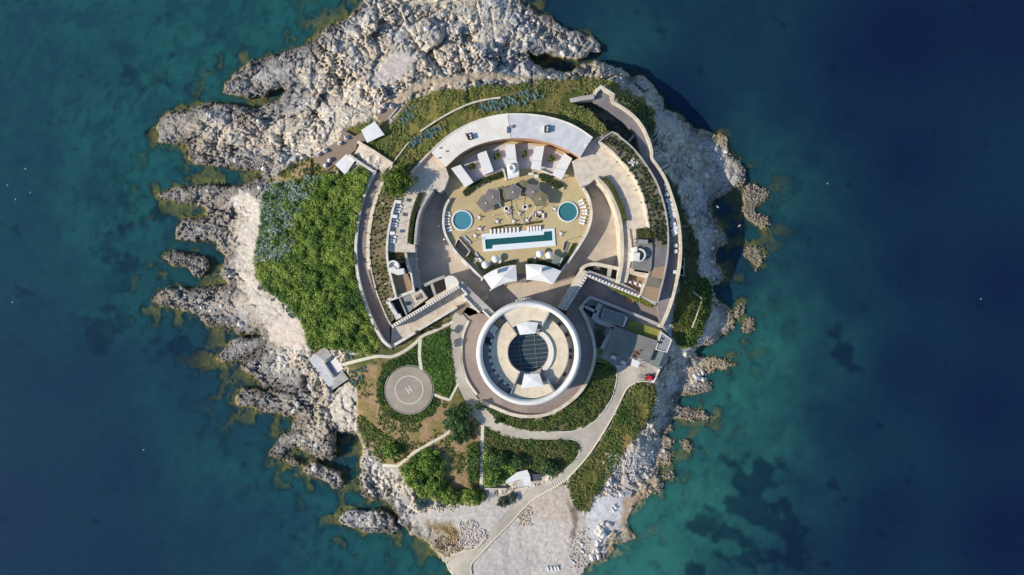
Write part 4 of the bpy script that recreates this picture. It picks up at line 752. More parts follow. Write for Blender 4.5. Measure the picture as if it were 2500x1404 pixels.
for a, r0, r1 in ((123, 58, 113), (63, 56, 113), (246, 58, 113), (304.5, 58, 113)):
    A = math.radians(a); p = lambda r: (tx_+r*K*math.cos(A), ty_+r*K*math.sin(A)); q = [p(r0), p(r1)]
    d = np.array([-math.sin(A), math.cos(A)])*.22
    V = [(q[0][0]+d[0], q[0][1]+d[1], 22.4+UP), (q[0][0]-d[0], q[0][1]-d[1], 22.4+UP), (q[1][0]-d[0], q[1][1]-d[1], 23.6+UP), (q[1][0]+d[0], q[1][1]+d[1], 23.6+UP)]
    V += [(v[0], v[1], 19.5+UP) for v in V]; mk('radial_wall', V, [f[::-1] for f in [[0, 1, 2, 3], [4, 7, 6, 5], [0, 4, 5, 1], [1, 5, 6, 2], [2, 6, 7, 3], [3, 7, 4, 0]]], M['metal'], tw)
# side rooms between rim and decks, with doors and low partitions
for a0, a1, m, z in ((128, 140, 'wood', 20.6), (141, 152, 'ivory', 21.2), (160, 168, 'dark', 20.2), (170, 206, 'blueroof', 20.4), (208, 226, 'stonegrey', 20.2), (228, 243, 'blueroof', 20.8)):
    tl('side_room', [(95.5, 19.7), (95.5, z), (111, z), (111, 19.7)], M[m], 12, False, a0, a1)
for a in range(150, 244, 10): tl('partition', [(93.4, 19.8), (93.4, 21.5), (99, 21.5), (99, 19.8)], M['white'], 2, False, a, a+4.5)
for a in (40, 22, 0, -9, -34): tl('dark_doorway', [(100, 19.8), (100, 20.3), (109, 20.3), (109, 19.8)], M['dark'], 4, False, a, a+5)
# skylight: panes between glazing bars over a dark well
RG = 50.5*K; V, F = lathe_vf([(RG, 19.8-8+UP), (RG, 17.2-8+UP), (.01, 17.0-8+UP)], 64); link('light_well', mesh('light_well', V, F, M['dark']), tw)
zg = 18.4-8+UP; ang = math.radians(5); rows = 9; hgt = 2*RG/rows; me_bar = None
ca, sa = math.cos(ang), math.sin(ang)
def rot(u, v): return (u*ca-v*sa, u*sa+v*ca)
cols_ = [-RG, -.42*RG, .36*RG, RG]
for r in range(rows):
    v0, v1 = -RG+r*hgt+.06, -RG+(r+1)*hgt-.06
    for c in range(3):
        u0, u1 = cols_[c]+.06, cols_[c+1]-.06; lim = lambda v: math.sqrt(max(RG*RG-v*v, 0))-.03
        pts = []
        for k in range(7): v = v0+(v1-v0)*k/6; pts.append((min(u1, lim(v)), v))
        for k in range(6, -1, -1): v = v0+(v1-v0)*k/6; pts.append((max(u0, -lim(v)), v))
        if min(p[0] for p in pts[:7])-max(p[0] for p in pts[7:]) < .2: continue
        link('pane', mesh('pane', [(*rot(u, v), zg) for u, v in pts], [list(range(14))], M['glass']), tw)
    if r:
        v = -RG+r*hgt; h = math.sqrt(RG*RG-v*v); boxes('glazing_bar', [(*rot(0, v), zg+.06, 2*h, .11, .12, ang)], M['metal'], tw)
for u in cols_[1:3]: h = math.sqrt(RG*RG-u*u); boxes('glazing_bar', [(*rot(u, 0), zg+.12, .11, 2*h, .14, ang)], M['metal'], tw)
for a in range(-3, 4): 
    an = math.radians(95+a*2.6); boxes('roof_merlon', [(math.cos(an)*133.5*K, math.sin(an)*133.5*K-(.3 if abs(a) == 3 else 0), 10.2+UP, .55, .45, 1.1, an)], M['white'], tw)
tl('entrance_bay', [(126, 6), (126, 18.0), (133.2, 18.0), (133.2, 6)], M['whitewall'], 10, False, 86, 104)
tent_roof('white tent canopy on the north side of the tower skylight', [(1260,792),(1286,785),(1314,788),(1307,814),(1269.5,818)], (1290,800), 24.0+UP, .4, 20+UP, 'tower_canopy')
tent_roof('white tent canopy on the south side of the tower skylight', [(1280,913),(1317,913),(1327.6,942),(1272,949)], (1300,926), 24.0+UP, .45, 20+UP, 'tower_canopy')
# ------------------------------------------------------------------ roads and paths outside the fort
hBs = lambda x, y: h1(x, y)
struct(sheet('road', ROADP, hBs, M['road'], .06, 12))
def ribbon(pts, w):
    L = []; R = []
    for i, p in enumerate(pts):
        a = np.array(pts[max(i-1, 0)]); b = np.array(pts[min(i+1, len(pts)-1)]); d = (b-a)/np.linalg.norm(b-a); n = np.array([-d[1], d[0]])*w/2
        L.append(tuple(np.array(p)+n)); R.append(tuple(np.array(p)-n))
    return L+R[::-1]
hTp = lambda x, y: max(h1(x, y), hT1(x, y))
def path(pts, w, m='pathlight', s=4, dz=.12, name='path'):
    struct(sheet(name, ribbon(sm(pts, s) if s else pts, w), hTp, M[m], dz, 8, .6))
path([(1107,785),(1088,794),(1060,808),(1032,820),(1015,836),(998,850),(980,861),(955,871),(922,870),(884,878),(834,891)], 7.5)
path([(1026,828),(1024,857),(1025,880),(1029,905)], 8)
path([(1054,961),(1076,970),(1098,977)], 6.5); path([(1098,977),(1108,957),(1119,936)], 5.5)
path([(1178.5,1037),(1177,1080),(1176,1130),(1175,1188)], 8, 'pathlight', 3)
path([(1097,1027),(1099,1040),(1095,1056)], 6, 'pathlight', 3); path([(1096,1055),(1083,1064),(1012,1104),(971,1138)], 6.5, 'pathlight', 0); path([(971,1138),(934,1136)], 7, 'pathlight', 0)
path([(821,873),(848,855)], 2.5, 'pathlight', 0)
path([(873,362),(900,378),(930,398),(945,412)], 30, 'paving', 2, .1, 'terrace_path')
path([(1222,1216),(1245,1200),(1290,1190)], 6, 'paving', 2)
rk = sm([(1595,935),(1580,931),(1562,932),(1545,938),(1530,950),(1517,975),(1500,1010),(1480,1045),(1455,1085),(1430,1120),(1390,1164),(1360,1186),(1310,1214),(1270,1250),(1252,1272),(1216,1308),(1168,1359),(1150,1380),(1152,1404)],3)
wall('road_kerb', 'long pale kerb along the seaward edge of the service road down to the jetty', rk, .35, lambda x, y: h1(x, y)+.45, lambda x, y: h1(x, y)-.6, M['kerb'], 'kerb')
wall('road_kerb', 'pale kerb on the tower side of the curving service road', sm([(1507,905),(1505,930),(1498,960),(1487,985),(1470,1010),(1450,1030),(1425,1045),(1395,1053),(1360,1054),(1320,1053),(1280,1050),(1245,1041),(1215,1025),(1190,1005),(1173,982)],3), .3, lambda x, y: h1(x, y)+.3, lambda x, y: h1(x, y)-.6, M['kerb'], 'kerb')
wall('road_kerb', 'pale kerb of the road junction above the triangular green plot', sm([(1195,1045),(1231,1063),(1258,1069),(1330,1072),(1384,1072),(1407,1076),(1418,1085),(1418,1097),(1409,1117),(1389,1139),(1360,1166)],3), .25, lambda x, y: h1(x, y)+.25, lambda x, y: h1(x, y)-.6, M['kerb'], 'kerb')
wall('jetty_wall', 'pale kerb wall on the west side of the jetty road beside the rubble', sm([(1187,1313),(1158,1342),(1134,1344),(1089,1371),(1108,1406)],2), .6, lambda x, y: h1(x, y)+.5, -2, M['stone'])
wall('jetty_gate', 'small dark bench on the beach side of the road kerb', [(1363,1189),(1375,1183)], .9, lambda x, y: h1(x, y)+.7, lambda x, y: h1(x, y)-.5, M['wood'], 'bench')
st = thing('road_steps', 'flight of shallow pale steps crossing the road above the beach', 'steps', P(1330,1190,h1(1330,1190)))
for i in range(14):
    f = i/13; a = (1376-64*f, 1164+36*f); c = (1384-64*f, 1180+36*f); V, F = wall_vf([a, c], .3, lambda x, y: h1(x, y)+.22, lambda x, y: h1(x, y)-.4); mk('step', V, F, M['kerb'], st)
# ------------------------------------------------------------------ helipad
hz = float(h1(998.7, 952))+.45; X, Y, _ = P(998.7, 952, hz); k = S0*(HC-hz)/HC
hp = thing('helipad', 'round grey concrete helipad with a white ring and letter H', 'helipad', (X, Y, hz-.8))
V, F = lathe_vf([(57*k, -1), (57*k, .8), (.01, .8)], 72); link('slab', mesh('slab', V, F, M['helipad']), hp)
V, F = lathe_vf([(33.2*k, .806), (34.8*k, .806), (34.8*k, .80), (33.2*k, .80)], 72); link('ring_marking', mesh('ring_marking', V, F, M['marking']), hp)
a = math.radians(33)
def hrot(u, v): return (u*math.cos(a)-v*math.sin(a), u*math.sin(a)+v*math.cos(a))
boxes('letter_marking', [(*hrot(-4.3*k, 0), .805, 2.0*k, 19*k, .012, a), (*hrot(4.3*k, 0), .805, 2.0*k, 19*k, .012, a), (0, 0, .805, 6.6*k, 2.0*k, .010, a)], M['marking'], hp)
V, F = lathe_vf([(58.5*k, -1.2), (58.5*k, .62), (60.2*k, .62), (60.2*k, -1.2)], 72); link('rim', mesh('rim', V, F, M['stonegrey']), hp)
# stage platform on the western shore
zb = 8.6; sp = thing('shore_platform', 'grey concrete shore platform with two raised blocks and a sunken recess', 'platform', P(805,900,zb-3))
mk('base', *prism_vf([(796,848),(852,925),(810,954),(753,877)], zb, 3), M['concrete_roof'], sp)
mk('north_block', *prism_vf([(771,866),(796,848),(810,868),(793,882)], zb+2.2, zb-1), M['stonegrey'], sp)
mk('south_block', *prism_vf([(812,929),(836,906),(851.5,925),(812,952)], zb+2.2, zb-1), M['stonegrey'], sp)
mk('recess_wall', *prism_vf([(791,884),(810,868.5),(812.5,871.5),(794,887),(816,919),(812,923)], zb+1.6, zb-1), M['blueroof'], sp)
mk('recess_roof', *prism_vf([(805,882),(820,870),(838,900),(822,912)], zb+.5, zb-1), M['roofwhite'], sp)
mk('step_edge', *prism_vf([(811,951),(852,925),(848,928),(815,958)], zb-.6, 4), M['stonegrey'], sp)
# ------------------------------------------------------------------ north-west timber deck, square canopies, round daybeds
zd = 12.9
nd = thing('timber_deck', 'tiered timber sun deck between the rocks and the west slope', 'deck', P(830,365,10))
DK = [('lower_deck', [(762,384),(800,360),(846,377),(818,402),(797,417)], zd-.8), ('middle_deck', [(800,360),(826,344),(838,318),(866,333),(884,322),(896,348),(873,346),(868,366),(852,379),(846,377)], zd-.3)]
for nm, pts, z in DK:
    mk(nm, *prism_vf(pts, z, 6), M['deck'], nd)
ud = thing('timber_deck', 'small upper timber deck on the rocks holding three round daybeds', 'deck', P(945,270,10))
mk('deck_boards', *prism_vf([(918,272),(939,250),(971,262),(949,290),(940,298),(922,292)], 13.6, 8), M['deck'], ud); wall('deck_edge', None, [(971,262),(949,290)], .3, 13.9, 10, M['kerb'], parent=ud)
def square_canopy(lb, pts, z, zb_):
    c = np.mean(np.array(pts), 0); t = thing('square_canopy', lb, 'canopy', P(c[0], c[1], zb_), 0, 'square white canopies by the timber deck')
    B = ccw([P(x, y, z) for x, y in pts]); A = P(c[0], c[1], z+.1); V = B+[A]+[(x, y, z-.22) for x, y, _ in B]
    mk('top', V, [[i, (i+1) % 4, 4] for i in range(4)]+[[i, 5+i, 5+(i+1) % 4, (i+1) % 4] for i in range(4)]+[[8, 7, 6, 5]], M['roofwhite'], t)
    for x, y, _ in B:
        q = (x*.94+A[0]*.06, y*.94+A[1]*.06); V, F = box_vf([(*q, (z-.2+zb_)/2, .16, .16, z-.2-zb_)]); mk('post', V, F, M['white'], t)
square_canopy('upper square white canopy beside the timber deck and grassy slope', [(882,318),(915,296),(938.5,329),(896,348.5)], 16.6, 13)
square_canopy('lower square white canopy above the green slope, with a lamp shadow on it', [(818,402),(845,376.5),(867,391.5),(842.5,427)], 15.4, 12)
def daybed():
    t = thing('round_daybed', 'x', 'daybed', (0, 0, 0), 0, 'round daybeds on the timber decks')
    lathe('basket', [(.3, .05), (.86, .1), (.92, .45), (.84, .5), (.8, .42), (.01, .42)], M['lilac'], t, 16)
    lathe('mattress', [(.01, .52), (.7, .52), (.78, .44)], M['whitefab'], t, 16)
    lathe('hood', [(.92, .45), (.88, .9), (.7, 1.25), (.4, 1.42)], M['lilac'], t, 12, True, a0=2.2, a1=5.4)
    boxes('pillow', [(-.4, -.1, .58, .3, .5, .14)], M['greyfab'], t)
    return Proto(t)
db = daybed(); G = 'round daybeds on the timber decks'
for x, y, z, r, lb in [(938,259,13.6,.5,'round lilac daybed at the left back of the small upper deck'),(958,261,13.6,-.4,'round lilac daybed at the right of the small upper deck'),(928,273,13.6,2.2,'round cream daybed at the front of the small upper deck'),(847,337,zd-.3,.2,'round lilac daybed at the top of the middle deck'),(830.5,350,zd-.3,1.1,'round lilac daybed at the left edge of the middle deck'),(778,377,zd-.8,.9,'round lilac daybed at the far left corner of the lower deck'),(796,368,zd-.8,.1,'round lilac daybed at the top of the lower deck'),(805,392,zd-.8,2.6,'round lilac daybed at the middle of the lower deck near the canopy'),(795,404,zd-.8,2.9,'round lilac daybed at the bottom tip of the lower deck')]:
    db.put(x, y, z, r, lb, G)
# ------------------------------------------------------------------ stair turrets and the east terrace building
t = thing('stair_turret', 'white spiral stair turret on the west terrace with a curled parapet', 'stair turret', P(962,655,14))
X, Y, _ = P(959.5, 650, 19); kk = S0*(HC-19)/HC
for nm, prof, a0, a1 in (('drum', [(.01, 17.8), (11.5*kk, 17.8), (11.5*kk, 12)], 0, 360), ('curled_parapet', [(12.5*kk, 13), (13.2*kk, 13), (14.5*kk, 18.9), (10.5*kk, 18.9), (10*kk, 17.8)], -25, 200)):
    V, F = lathe_vf(prof, 32, math.radians(a0), math.radians(a1), X, Y); mk(nm, V, F, M['white'], t)
mk('landing', *prism_vf([(947,656),(960,651),(969,658),(985,655),(987,668),(972,672),(950,664)], 18.3, 12), M['white'], t)
bl = thing('terrace_building', 'flat grey roofed building on the east terrace with a white arc wall and square turret', 'building', P(1570,630,14))
mk('roof_block', *prism_vf([(1554,592),(1591,592),(1594,601),(1591,652.5),(1587,663),(1546,656),(1546,640),(1554,616)], 19.9, 10), M['tarmacroof'], bl)
mk('square_turret', *prism_vf([(1545,617),(1562.5,617),(1561,637),(1546,637)], 22.3, 14), M['white'], bl)
mk('upper_box', *prism_vf([(1546,604),(1556,602),(1556,616),(1548,617)], 21.3, 14), M['ivory'], bl)
X, Y, _ = P(1559, 623, 20); V, F = lathe_vf([(12.2*kk, 18), (12.2*kk, 21.5), (15.8*kk, 21.5), (15.8*kk, 18)], 28, math.radians(-88), math.radians(92), X, Y); mk('arc_wall', V, F, M['white'], bl)
X, Y, _ = P(1577, 622, 18.6); V, F = box_vf([(X, Y, 20.3, 1, 1.1, .9, .3)]); mk('roof_vent', V, F, M['metal'], bl)
tk = thing('roof_plant', 'pale blue-white rooftop unit on legs above the east terrace building', 'roof unit', P(1569,590,18))
X, Y, _ = P(1569, 590.5, 19.6); V, F = box_vf([(X, Y, 20.6, 3.3, 1.4, .9, -.05)]); mk('casing', V, F, M['blueroof'], tk)
V, F = box_vf([(X+sx*1.4, Y+sy*.5, 19.9, .15, .15, .8) for sx in (-1, 1) for sy in (-1, 1)]); mk('legs', V, F, M['metal'], tk)
wall('roof_rail', 'dark railing frame just north of the east terrace building', [(1553,583),(1580,583),(1591,592)], .25, 20.2, 12, M['dark'], 'railing')
wall('room_wall', 'cream L-shaped wall enclosing the brown courtyard south of the terrace building', [(1547,657),(1539,664),(1587,672),(1566,722)], 1.1, 17.6, 10, M['stone'])
wall('room_wall', 'narrow cream inner wall parallel to the terrace building', [(1541,667),(1580,677)], .7, 16.8, 10, M['stone'])
wall('terrace_kerb', 'narrow double cream kerb beside the curved terrace wall', sm([(1535,560),(1540,590),(1541,615),(1538,640),(1534,655)],2), .6, 16.5, 10, M['stone'], 'kerb')
struct(prism('brown_yard', [(1531,664),(1587,672),(1567,720),(1514,690)], 13.4, 8, M['brownplot'], M['stone']))
struct(prism('garden_plot', [(1594,655),(1627,648),(1622,682),(1590,676)], ZP+.06, 12, M['brownplot'])); struct(prism('garden_plot', [(1578,698),(1612,704),(1602,735),(1570,722)], ZP+.07, 12, M['brownplot']))
struct(prism('painted_shade_ground', [(1594,602),(1630,605),(1627,646),(1592,652)], ZP+.05, 12, M['asphalt']))  # shaded ground: its shade is painted in with the dark asphalt colour
# small shaded dining sets in the yard
# ------------------------------------------------------------------ service yard buildings
def flat(name, lb, pts, z, zb_, m, parapet=None, cat='building'):
    c = np.mean(np.array(pts), 0); t = thing(name, lb, cat, P(c[0], c[1], zb_)); mk('roof', *prism_vf(pts, z, z-.35), M[m], t); q = [(c[0]+(x-c[0])*.985, c[1]+(y-c[1])*.985) for x, y in pts]; mk('walls', *prism_vf(q, z-.35, zb_), M['stone'], t)
    if parapet: wall('roof_kerb', None, pts, .3, z+.35, z-.2, M[parapet], parent=t, closed=True)
    return t
r1_ = flat('service_building', 'dark green-grey flat roofed block in the shade beside the long yard wall', [(1474,753),(1531,772),(1522,798),(1469,777)], 12.6, 9, 'greenroof', 'stonegrey')
wall('roof_screen', None, [(1525,775),(1530,777),(1522,797)], .4, 13.6, 12.4, M['white'], parent=r1_)
r2_ = flat('service_building', 'largest flat grey roof of the service yard, half in the shadow of the tower', [(1501,796),(1554,815),(1606,832),(1585,884),(1557,874),(1543,878),(1480,852)], 13.2, 9, 'tarmacroof')
mk('roof_pit', *prism_vf([(1549,857),(1559,860),(1554,874),(1543,872)], 13.25, 12), M['dark'], r2_)
for x, y in ((1551,862),(1555,866),(1561,857)): V, F = box_vf([(*P(x, y, 13.3)[:2], 13.5, .9, .5, .5, .6)]); mk('roof_crate', V, F, M['terra'], r2_)
r3_ = flat('service_building', 'blue-grey roof with dark hatches at the seaward edge of the yard', [(1616,812),(1640,830),(1628,860),(1601,853)], 13.0, 5, 'blueroof', 'white')
for x, y, s in ((1610,836,1.3),(1617,827,.8)): V, F = box_vf([(*P(x, y, 13)[:2], 13.1, s, s*.6, .5, -.3)]); mk('hatch', V, F, M['dark'], r3_)
flat('service_building', 'narrow green-grey roof below the blue-grey one at the yard corner', [(1607,856),(1622,861),(1607,899),(1586,889)], 11.6, 7, 'greenroof')
struct(prism('lawn', [(1536,781),(1614,807),(1607,829),(1530,806)], 11.4, 8, mat('yellow_grass', lin(138,134,62), .9, .18, .8, .5, col2=lin(108,118,56), scale2=.2), M['stone']))
for lb, pts, w in (('wide grey wall walk of the yard enclosure, running to the lime shrub', [(1466,741),(1460,755),(1452,775),(1462,784),(1500,798)], 1.9), ('wide grey wall between the big flat roof and the rubble pit', [(1497,800),(1484,826),(1470,853)], 1.7), ('bent grey wall round the dark pit by the tower path', [(1426,745),(1419,757),(1432,778)], .9), ('short grey wall between the two dark pits', [(1429,748),(1456,762)], 1.1)):
    wall('yard_wall', lb, pts, w, 12.0, 8, M['stonegrey'])
struct(prism('pit_floor', [(1433,745),(1468,748),(1458,775),(1445,778),(1425,757)], 10.06, 8, M['dark'])); struct(prism('rubble_pit', [(1448,790),(1480,797),(1470,850),(1455,850)], 10.08, 8, M['soilgrey']))
mk_c = thing('yard_canopy', 'small bright white square canopy at the edge of the service yard', 'canopy', P(1551,886,10))
mk('top', *prism_vf([(1544,875.6),(1563,884),(1557,898),(1540,892)], 13.4, 13.2), M['roofwhite'], mk_c)
for x, y in ((1545,877),(1561,885),(1556,896),(1542,891)): V, F = box_vf([(*P(x, y, 13.2)[:2], 11.6, .12, .12, 3.2)]); mk('post', V, F, M['metal'], mk_c)
ob = thing('orange_platform', 'orange timber platform at the foot of the eastern caponier', 'platform', P(1537,734,11.2))
mk('boards', *prism_vf([(1530,723),(1549,731),(1546,742),(1526,735)], 11.9, 11.1), M['orange'], ob)
# utility vehicles
def buggy():
    t = thing('utility_buggy', 'x', 'buggy', (0, 0, 0), 0, 'white utility buggies parked in the yard')
    boxes('chassis', [(0, 0, .5, 2.9, 1.3, .35)], M['white'], t); boxes('roof', [(.25, 0, 1.75, 1.9, 1.3, .08)], M['white'], t)
    boxes('cargo_bed', [(-.95, 0, .8, 1.0, 1.25, .3)], M['metal'], t); boxes('seat', [(.2, 0, .8, .5, 1.1, .4)], M['black'], t)
    boxes('windscreen', [(1.0, 0, 1.25, .05, 1.15, .8)], M['glass'], t)
    for sx in (-1, 1):
        for sy in (-1, 1):
            V, F = lathe_vf([(.01, -.1), (.3, -.1), (.3, .1), (.01, .1)], 12); V = [(x+sx*.95, z+sy*.6, y+.3) for x, y, z in V]; link('wheel', mesh('wheel', V, F, M['tyre']), t)
            boxes('roof_post', [(.25+sx*.88, sy*.58, 1.2, .06, .06, 1.1)], M['metal'], t)
    return Proto(t)
bg_ = buggy(); bg_.put(1495,871,10,-.42,'long white buggy parked nearest the tower in the service yard'); bg_.put(1519,884,10,-.5,'white buggy parked nearer the road in the service yard'); bg_.put(1530,868,10,-.5,'white buggy parked tight against the big flat roof')
t = thing('forklift', 'red forklift tractor with two long pale fork arms parked on the service road', 'forklift', P(1584,921,10.02), -.1)
g = lambda n, L, m: boxes(n, L, m, t)
g('body', [(.3, 0, .95, 2.6, 1.5, .8), (1.2, 0, 1.2, .9, 1.5, .6)], M['red']); g('cab_roof', [(0, 0, 2.2, 1.3, 1.3, .1)], M['red']); g('cab_window', [(0, 0, 1.75, 1.1, 1.2, .75)], M['glass'])
g('mast', [(-1.4, .45, 1.3, .15, .15, 2.4), (-1.4, -.45, 1.3, .15, .15, 2.4), (-1.4, 0, 2.3, .15, 1.0, .15)], M['black'])
for sy in (-.4, .4): g('fork_arm', [(-2.9, sy, .5, 2.9, .14, .12)], M['metal'])
g('engine_cover', [(1.75, 0, 1.15, .5, 1.3, .7)], M['black'])
for sx in (-1.05, 1.15):
    for sy in (-.8, .8): V, F = lathe_vf([(.01, -.16), (.45, -.16), (.45, .16), (.01, .16)], 14); V = [(x+sx, z+sy, y+.45) for x, y, z in V]; link('wheel', mesh('wheel', V, F, M['tyre']), t)
# ------------------------------------------------------------------ beach hut
zh = 7.4; zf = 4.2; bh = thing('beach_hut', 'white L-shaped beach hut roof with a dark shingled lean-to above the beach', 'building', P(1275,1166,zf))
mk('main_roof', *prism_vf([(1233,1175),(1262,1153),(1287,1147),(1293.5,1161),(1276,1169),(1235,1180)], zh, zh-.3), M['roofwhite'], bh)
mk('wing_roof', *prism_vf([(1274,1168),(1294,1162),(1297,1185),(1280.5,1187)], zh-.35, zh-.6), M['roofwhite'], bh)
mk('dark_roof', *prism_vf([(1298,1158),(1321,1157),(1321,1169),(1297,1176)], zh-1.0, zh-1.3), M['darkroof'], bh)
mk('walls', *prism_vf([(1240,1175),(1264,1156),(1285,1149),(1291,1161),(1293,1182),(1283,1184),(1277,1170)], zh-.6, 2), M['stone'], bh)
mk('store', *prism_vf([(1299,1159),(1319,1158),(1319,1168),(1299,1174)], zh-1.3, 2), M['wood'], bh)
mk('terrace', *prism_vf([(1258,1176),(1275,1170),(1281,1188),(1262,1190)], 4.6, 2), M['paving2'], bh)
# ------------------------------------------------------------------ pentagon canopies on the sand
def pent(lb, pts, z, m, knob=True):
    c = np.mean(np.array(pts), 0); t = thing('pentagon_canopy', lb, 'canopy', P(c[0], c[1], ZD), 0, 'pentagonal canopies clustered on the sandy deck')
    B = ccw([P(x, y, z) for x, y in pts]); A = P(c[0], c[1], z+.35); n = len(B); V = B+[A]+[(x, y, z-.16) for x, y, _ in B]
    mk('cover', V, [[i, (i+1) % n, n] for i in range(n)]+[[i, n+1+i, n+1+(i+1) % n, (i+1) % n] for i in range(n)]+[[n+1+i for i in range(n)][::-1]], M[m], t)
    for x, y, _ in B: q = (x*.96+A[0]*.04, y*.96+A[1]*.04); V, F = tube_vf((*q, ZD), (*q, z-.1), .07, .06); mk('pole', V, F, M['metal'], t)
    for i in range(n): V, F = tube_vf((B[i][0], B[i][1], z+.03), (B[(i+1) % n][0], B[(i+1) % n][1], z+.03), .09, .09, 5); mk('edge_rail', V, F, M['canopybrown'] if m == 'canopyolive' else M['metal'], t)
    if knob: V, F = lathe_vf([(.16, z+.33), (.34, z+.33), (.34, z+.5), (.16, z+.5)], 10, cx=A[0], cy=A[1]); mk('crown_ring', V, F, M['white'], t)
pent('brown pentagon canopy lowest on the left of the cluster', [(1178.5,476),(1163,497),(1182,518),(1206,509),(1203,480)], ZD+2.4, 'canopybrown')
pent('brown pentagon canopy overlapping the left-hand one', [(1193,461),(1218.5,464),(1222,494),(1200,501),(1183,480)], ZD+3.1, 'canopybrown')
pent('brown pentagon canopy at the top middle of the cluster', [(1252.6,448),(1274,462),(1265,486),(1239,486),(1233,463)], ZD+3.4, 'canopybrown')
pent('brown pentagon canopy right of the middle, under the olive one', [(1290,450.5),(1315,453),(1319.5,476),(1300.5,491),(1282,472)], ZD+2.9, 'canopybrown')
pent('olive pentagon canopy at the right end of the cluster', [(1319,465),(1338.5,479),(1331,502.5),(1307,502.5),(1300.5,480)], ZD+3.5, 'canopyolive')
pent('low olive pentagon canopy tucked behind the top middle one', [(1277,438.5),(1292,449),(1285,469),(1264,468),(1259,449)], ZD+2.3, 'canopyolive', False)
pent('low olive pentagon canopy between the left pair and the middle one', [(1216,458),(1234,455.5),(1246,478),(1236,490),(1220,488)], ZD+2.2, 'canopyolive', False)
def rope(lb, pts, z0, z1, m='rope', r=.12):
    parts = []
    for i in range(len(pts)-1):
        f0, f1 = i/(len(pts)-1), (i+1)/(len(pts)-1); parts.append(tube_vf(P(*pts[i], z0+(z1-z0)*f0), P(*pts[i+1], z0+(z1-z0)*f1), r, r, 5))
    V, F = join(parts); tag(mk('guy_rope', V, F, M[m]), lb, 'rope')
rope('pale guy rope from the left canopy pair down to the pool planting', [(1218,495),(1229,514),(1241,534),(1254,551)], ZD+3, ZD+.1)
rope('pale guy rope from the olive canopy down to a table set', [(1309,503),(1300,519),(1286,538)], ZD+3, ZD+.1)
rope('dark thin cable curving from the middle canopy towards the pool', [(1258,487),(1262,505),(1270,524),(1281,541)], ZD+2.5, ZD+.1, 'black', .08)
# ------------------------------------------------------------------ furniture prototypes
def lounger():
    t = thing('sun_lounger', 'x', 'sun lounger', (0, 0, 0))
    boxes('frame', [(0, 0, .25, .7, 2.0, .07)], M['white'], t); boxes('mattress', [(0, -.3, .34, .64, 1.35, .11)], M['whitefab'], t)
    V = [(-.32, .36, .30), (.32, .36, .30), (.32, .95, .68), (-.32, .95, .68)]; V += [(x, y-.04, z+.11) for x, y, z in V]; link('backrest', mesh('backrest', V, [[3, 2, 1, 0], [4, 5, 6, 7], [0, 1, 5, 4], [1, 2, 6, 5], [2, 3, 7, 6], [3, 0, 4, 7]], M['whitefab']), t)
    for sx in (-.3, .3):
        for sy in (-.9, .9): boxes('leg', [(sx, sy, .12, .06, .06, .24)], M['white'], t)
    return Proto(t)
def chair():
    t = thing('chair', 'x', 'chair', (0, 0, 0)); boxes('seat', [(0, 0, .44, .46, .46, .06)], M['lilac'], t); boxes('backrest', [(-.22, 0, .68, .05, .46, .42)], M['lilac'], t)
    for sx in (-.19, .19):
        for sy in (-.19, .19): boxes('leg', [(sx, sy, .21, .05, .05, .42)], M['black'], t)
    return Proto(t)
def table():
    t = thing('round_table', 'x', 'table', (0, 0, 0)); lathe('tabletop', [(.01, .75), (.5, .75), (.52, .71), (.01, .71)], M['whitefab'], t, 16); lathe('pedestal', [(.05, .71), (.05, .05), (.28, .03), (.28, 0)], M['metal'], t, 10); return Proto(t)
def parasol(r, h, m='roofwhite'):
    t = thing('parasol', 'x', 'parasol', (0, 0, 0)); lathe('canopy', [(.01, h+.62), (r*.35, h+.5), (r*.7, h+.26), (r, h), (r*.98, h-.06)], M[m], t, 20, True); lathe('pole', [(.05, 0), (.04, h+.55)], M['metal'], t, 8); lathe('foot', [(.01, .12), (.35, .1), (.38, 0)], M['metal'], t, 10); return Proto(t)
def lamp():
    t = thing('lamp_post', 'x', 'lamp post', (0, 0, 0)); lathe('pole', [(.09, 0), (.06, 3.3)], M['white'], t, 8); lathe('globe', [(.01, 4.0), (.26, 3.9), (.4, 3.6), (.26, 3.32), (.01, 3.25)], M['roofwhite'], t, 12, True); lathe('foot', [(.25, 0), (.25, .18), (.08, .22)], M['metal'], t, 8); return Proto(t)
def sofa(w=1.9):
    t = thing('sofa', 'x', 'sofa', (0, 0, 0)); boxes('base', [(0, 0, .22, .85, w, .3)], M['greyfab'], t); boxes('backrest', [(-.36, 0, .5, .16, w, .4)], M['greyfab'], t)
    for s in (-1, 1): boxes('armrest', [(0, s*(w/2-.08), .42, .85, .16, .25)], M['greyfab'], t); boxes('seat_cushion', [(.06, s*w*.22, .42, .66, w*.4, .12)], M['whitefab'], t)
    return Proto(t)
LG, CH, TB, LP, SF = lounger(), chair(), table(), lamp(), sofa()
G = 'sun loungers beside the long pool'
for i in range(8): f = i/7; LG.put(1198+f*66, 566-f*5, ZD+.34, .08, 'white sun lounger, %s from the left in the left row above the long pool' % ORD[i], G)
for i in range(5): f = i/4; LG.put(1289+f*29, 560-f*2.5, ZD+.34, .08, 'white sun lounger, %s from the left in the right row above the long pool' % ORD[i], G)
G = 'sun loungers at the left round pool'
for i, (x, y, a) in enumerate([(1092.5,519,1.45),(1094,526,1.45),(1091,534,1.57),(1091.5,541,1.62),(1093,548,1.68),(1096.5,556.5,1.85),(1099,563,1.9)]): LG.put(x, y, ZD, a, 'white sun lounger, %s from the top in the column left of the pale blue pool' % ORD[i], G)
G = 'sun loungers at the right round pool'
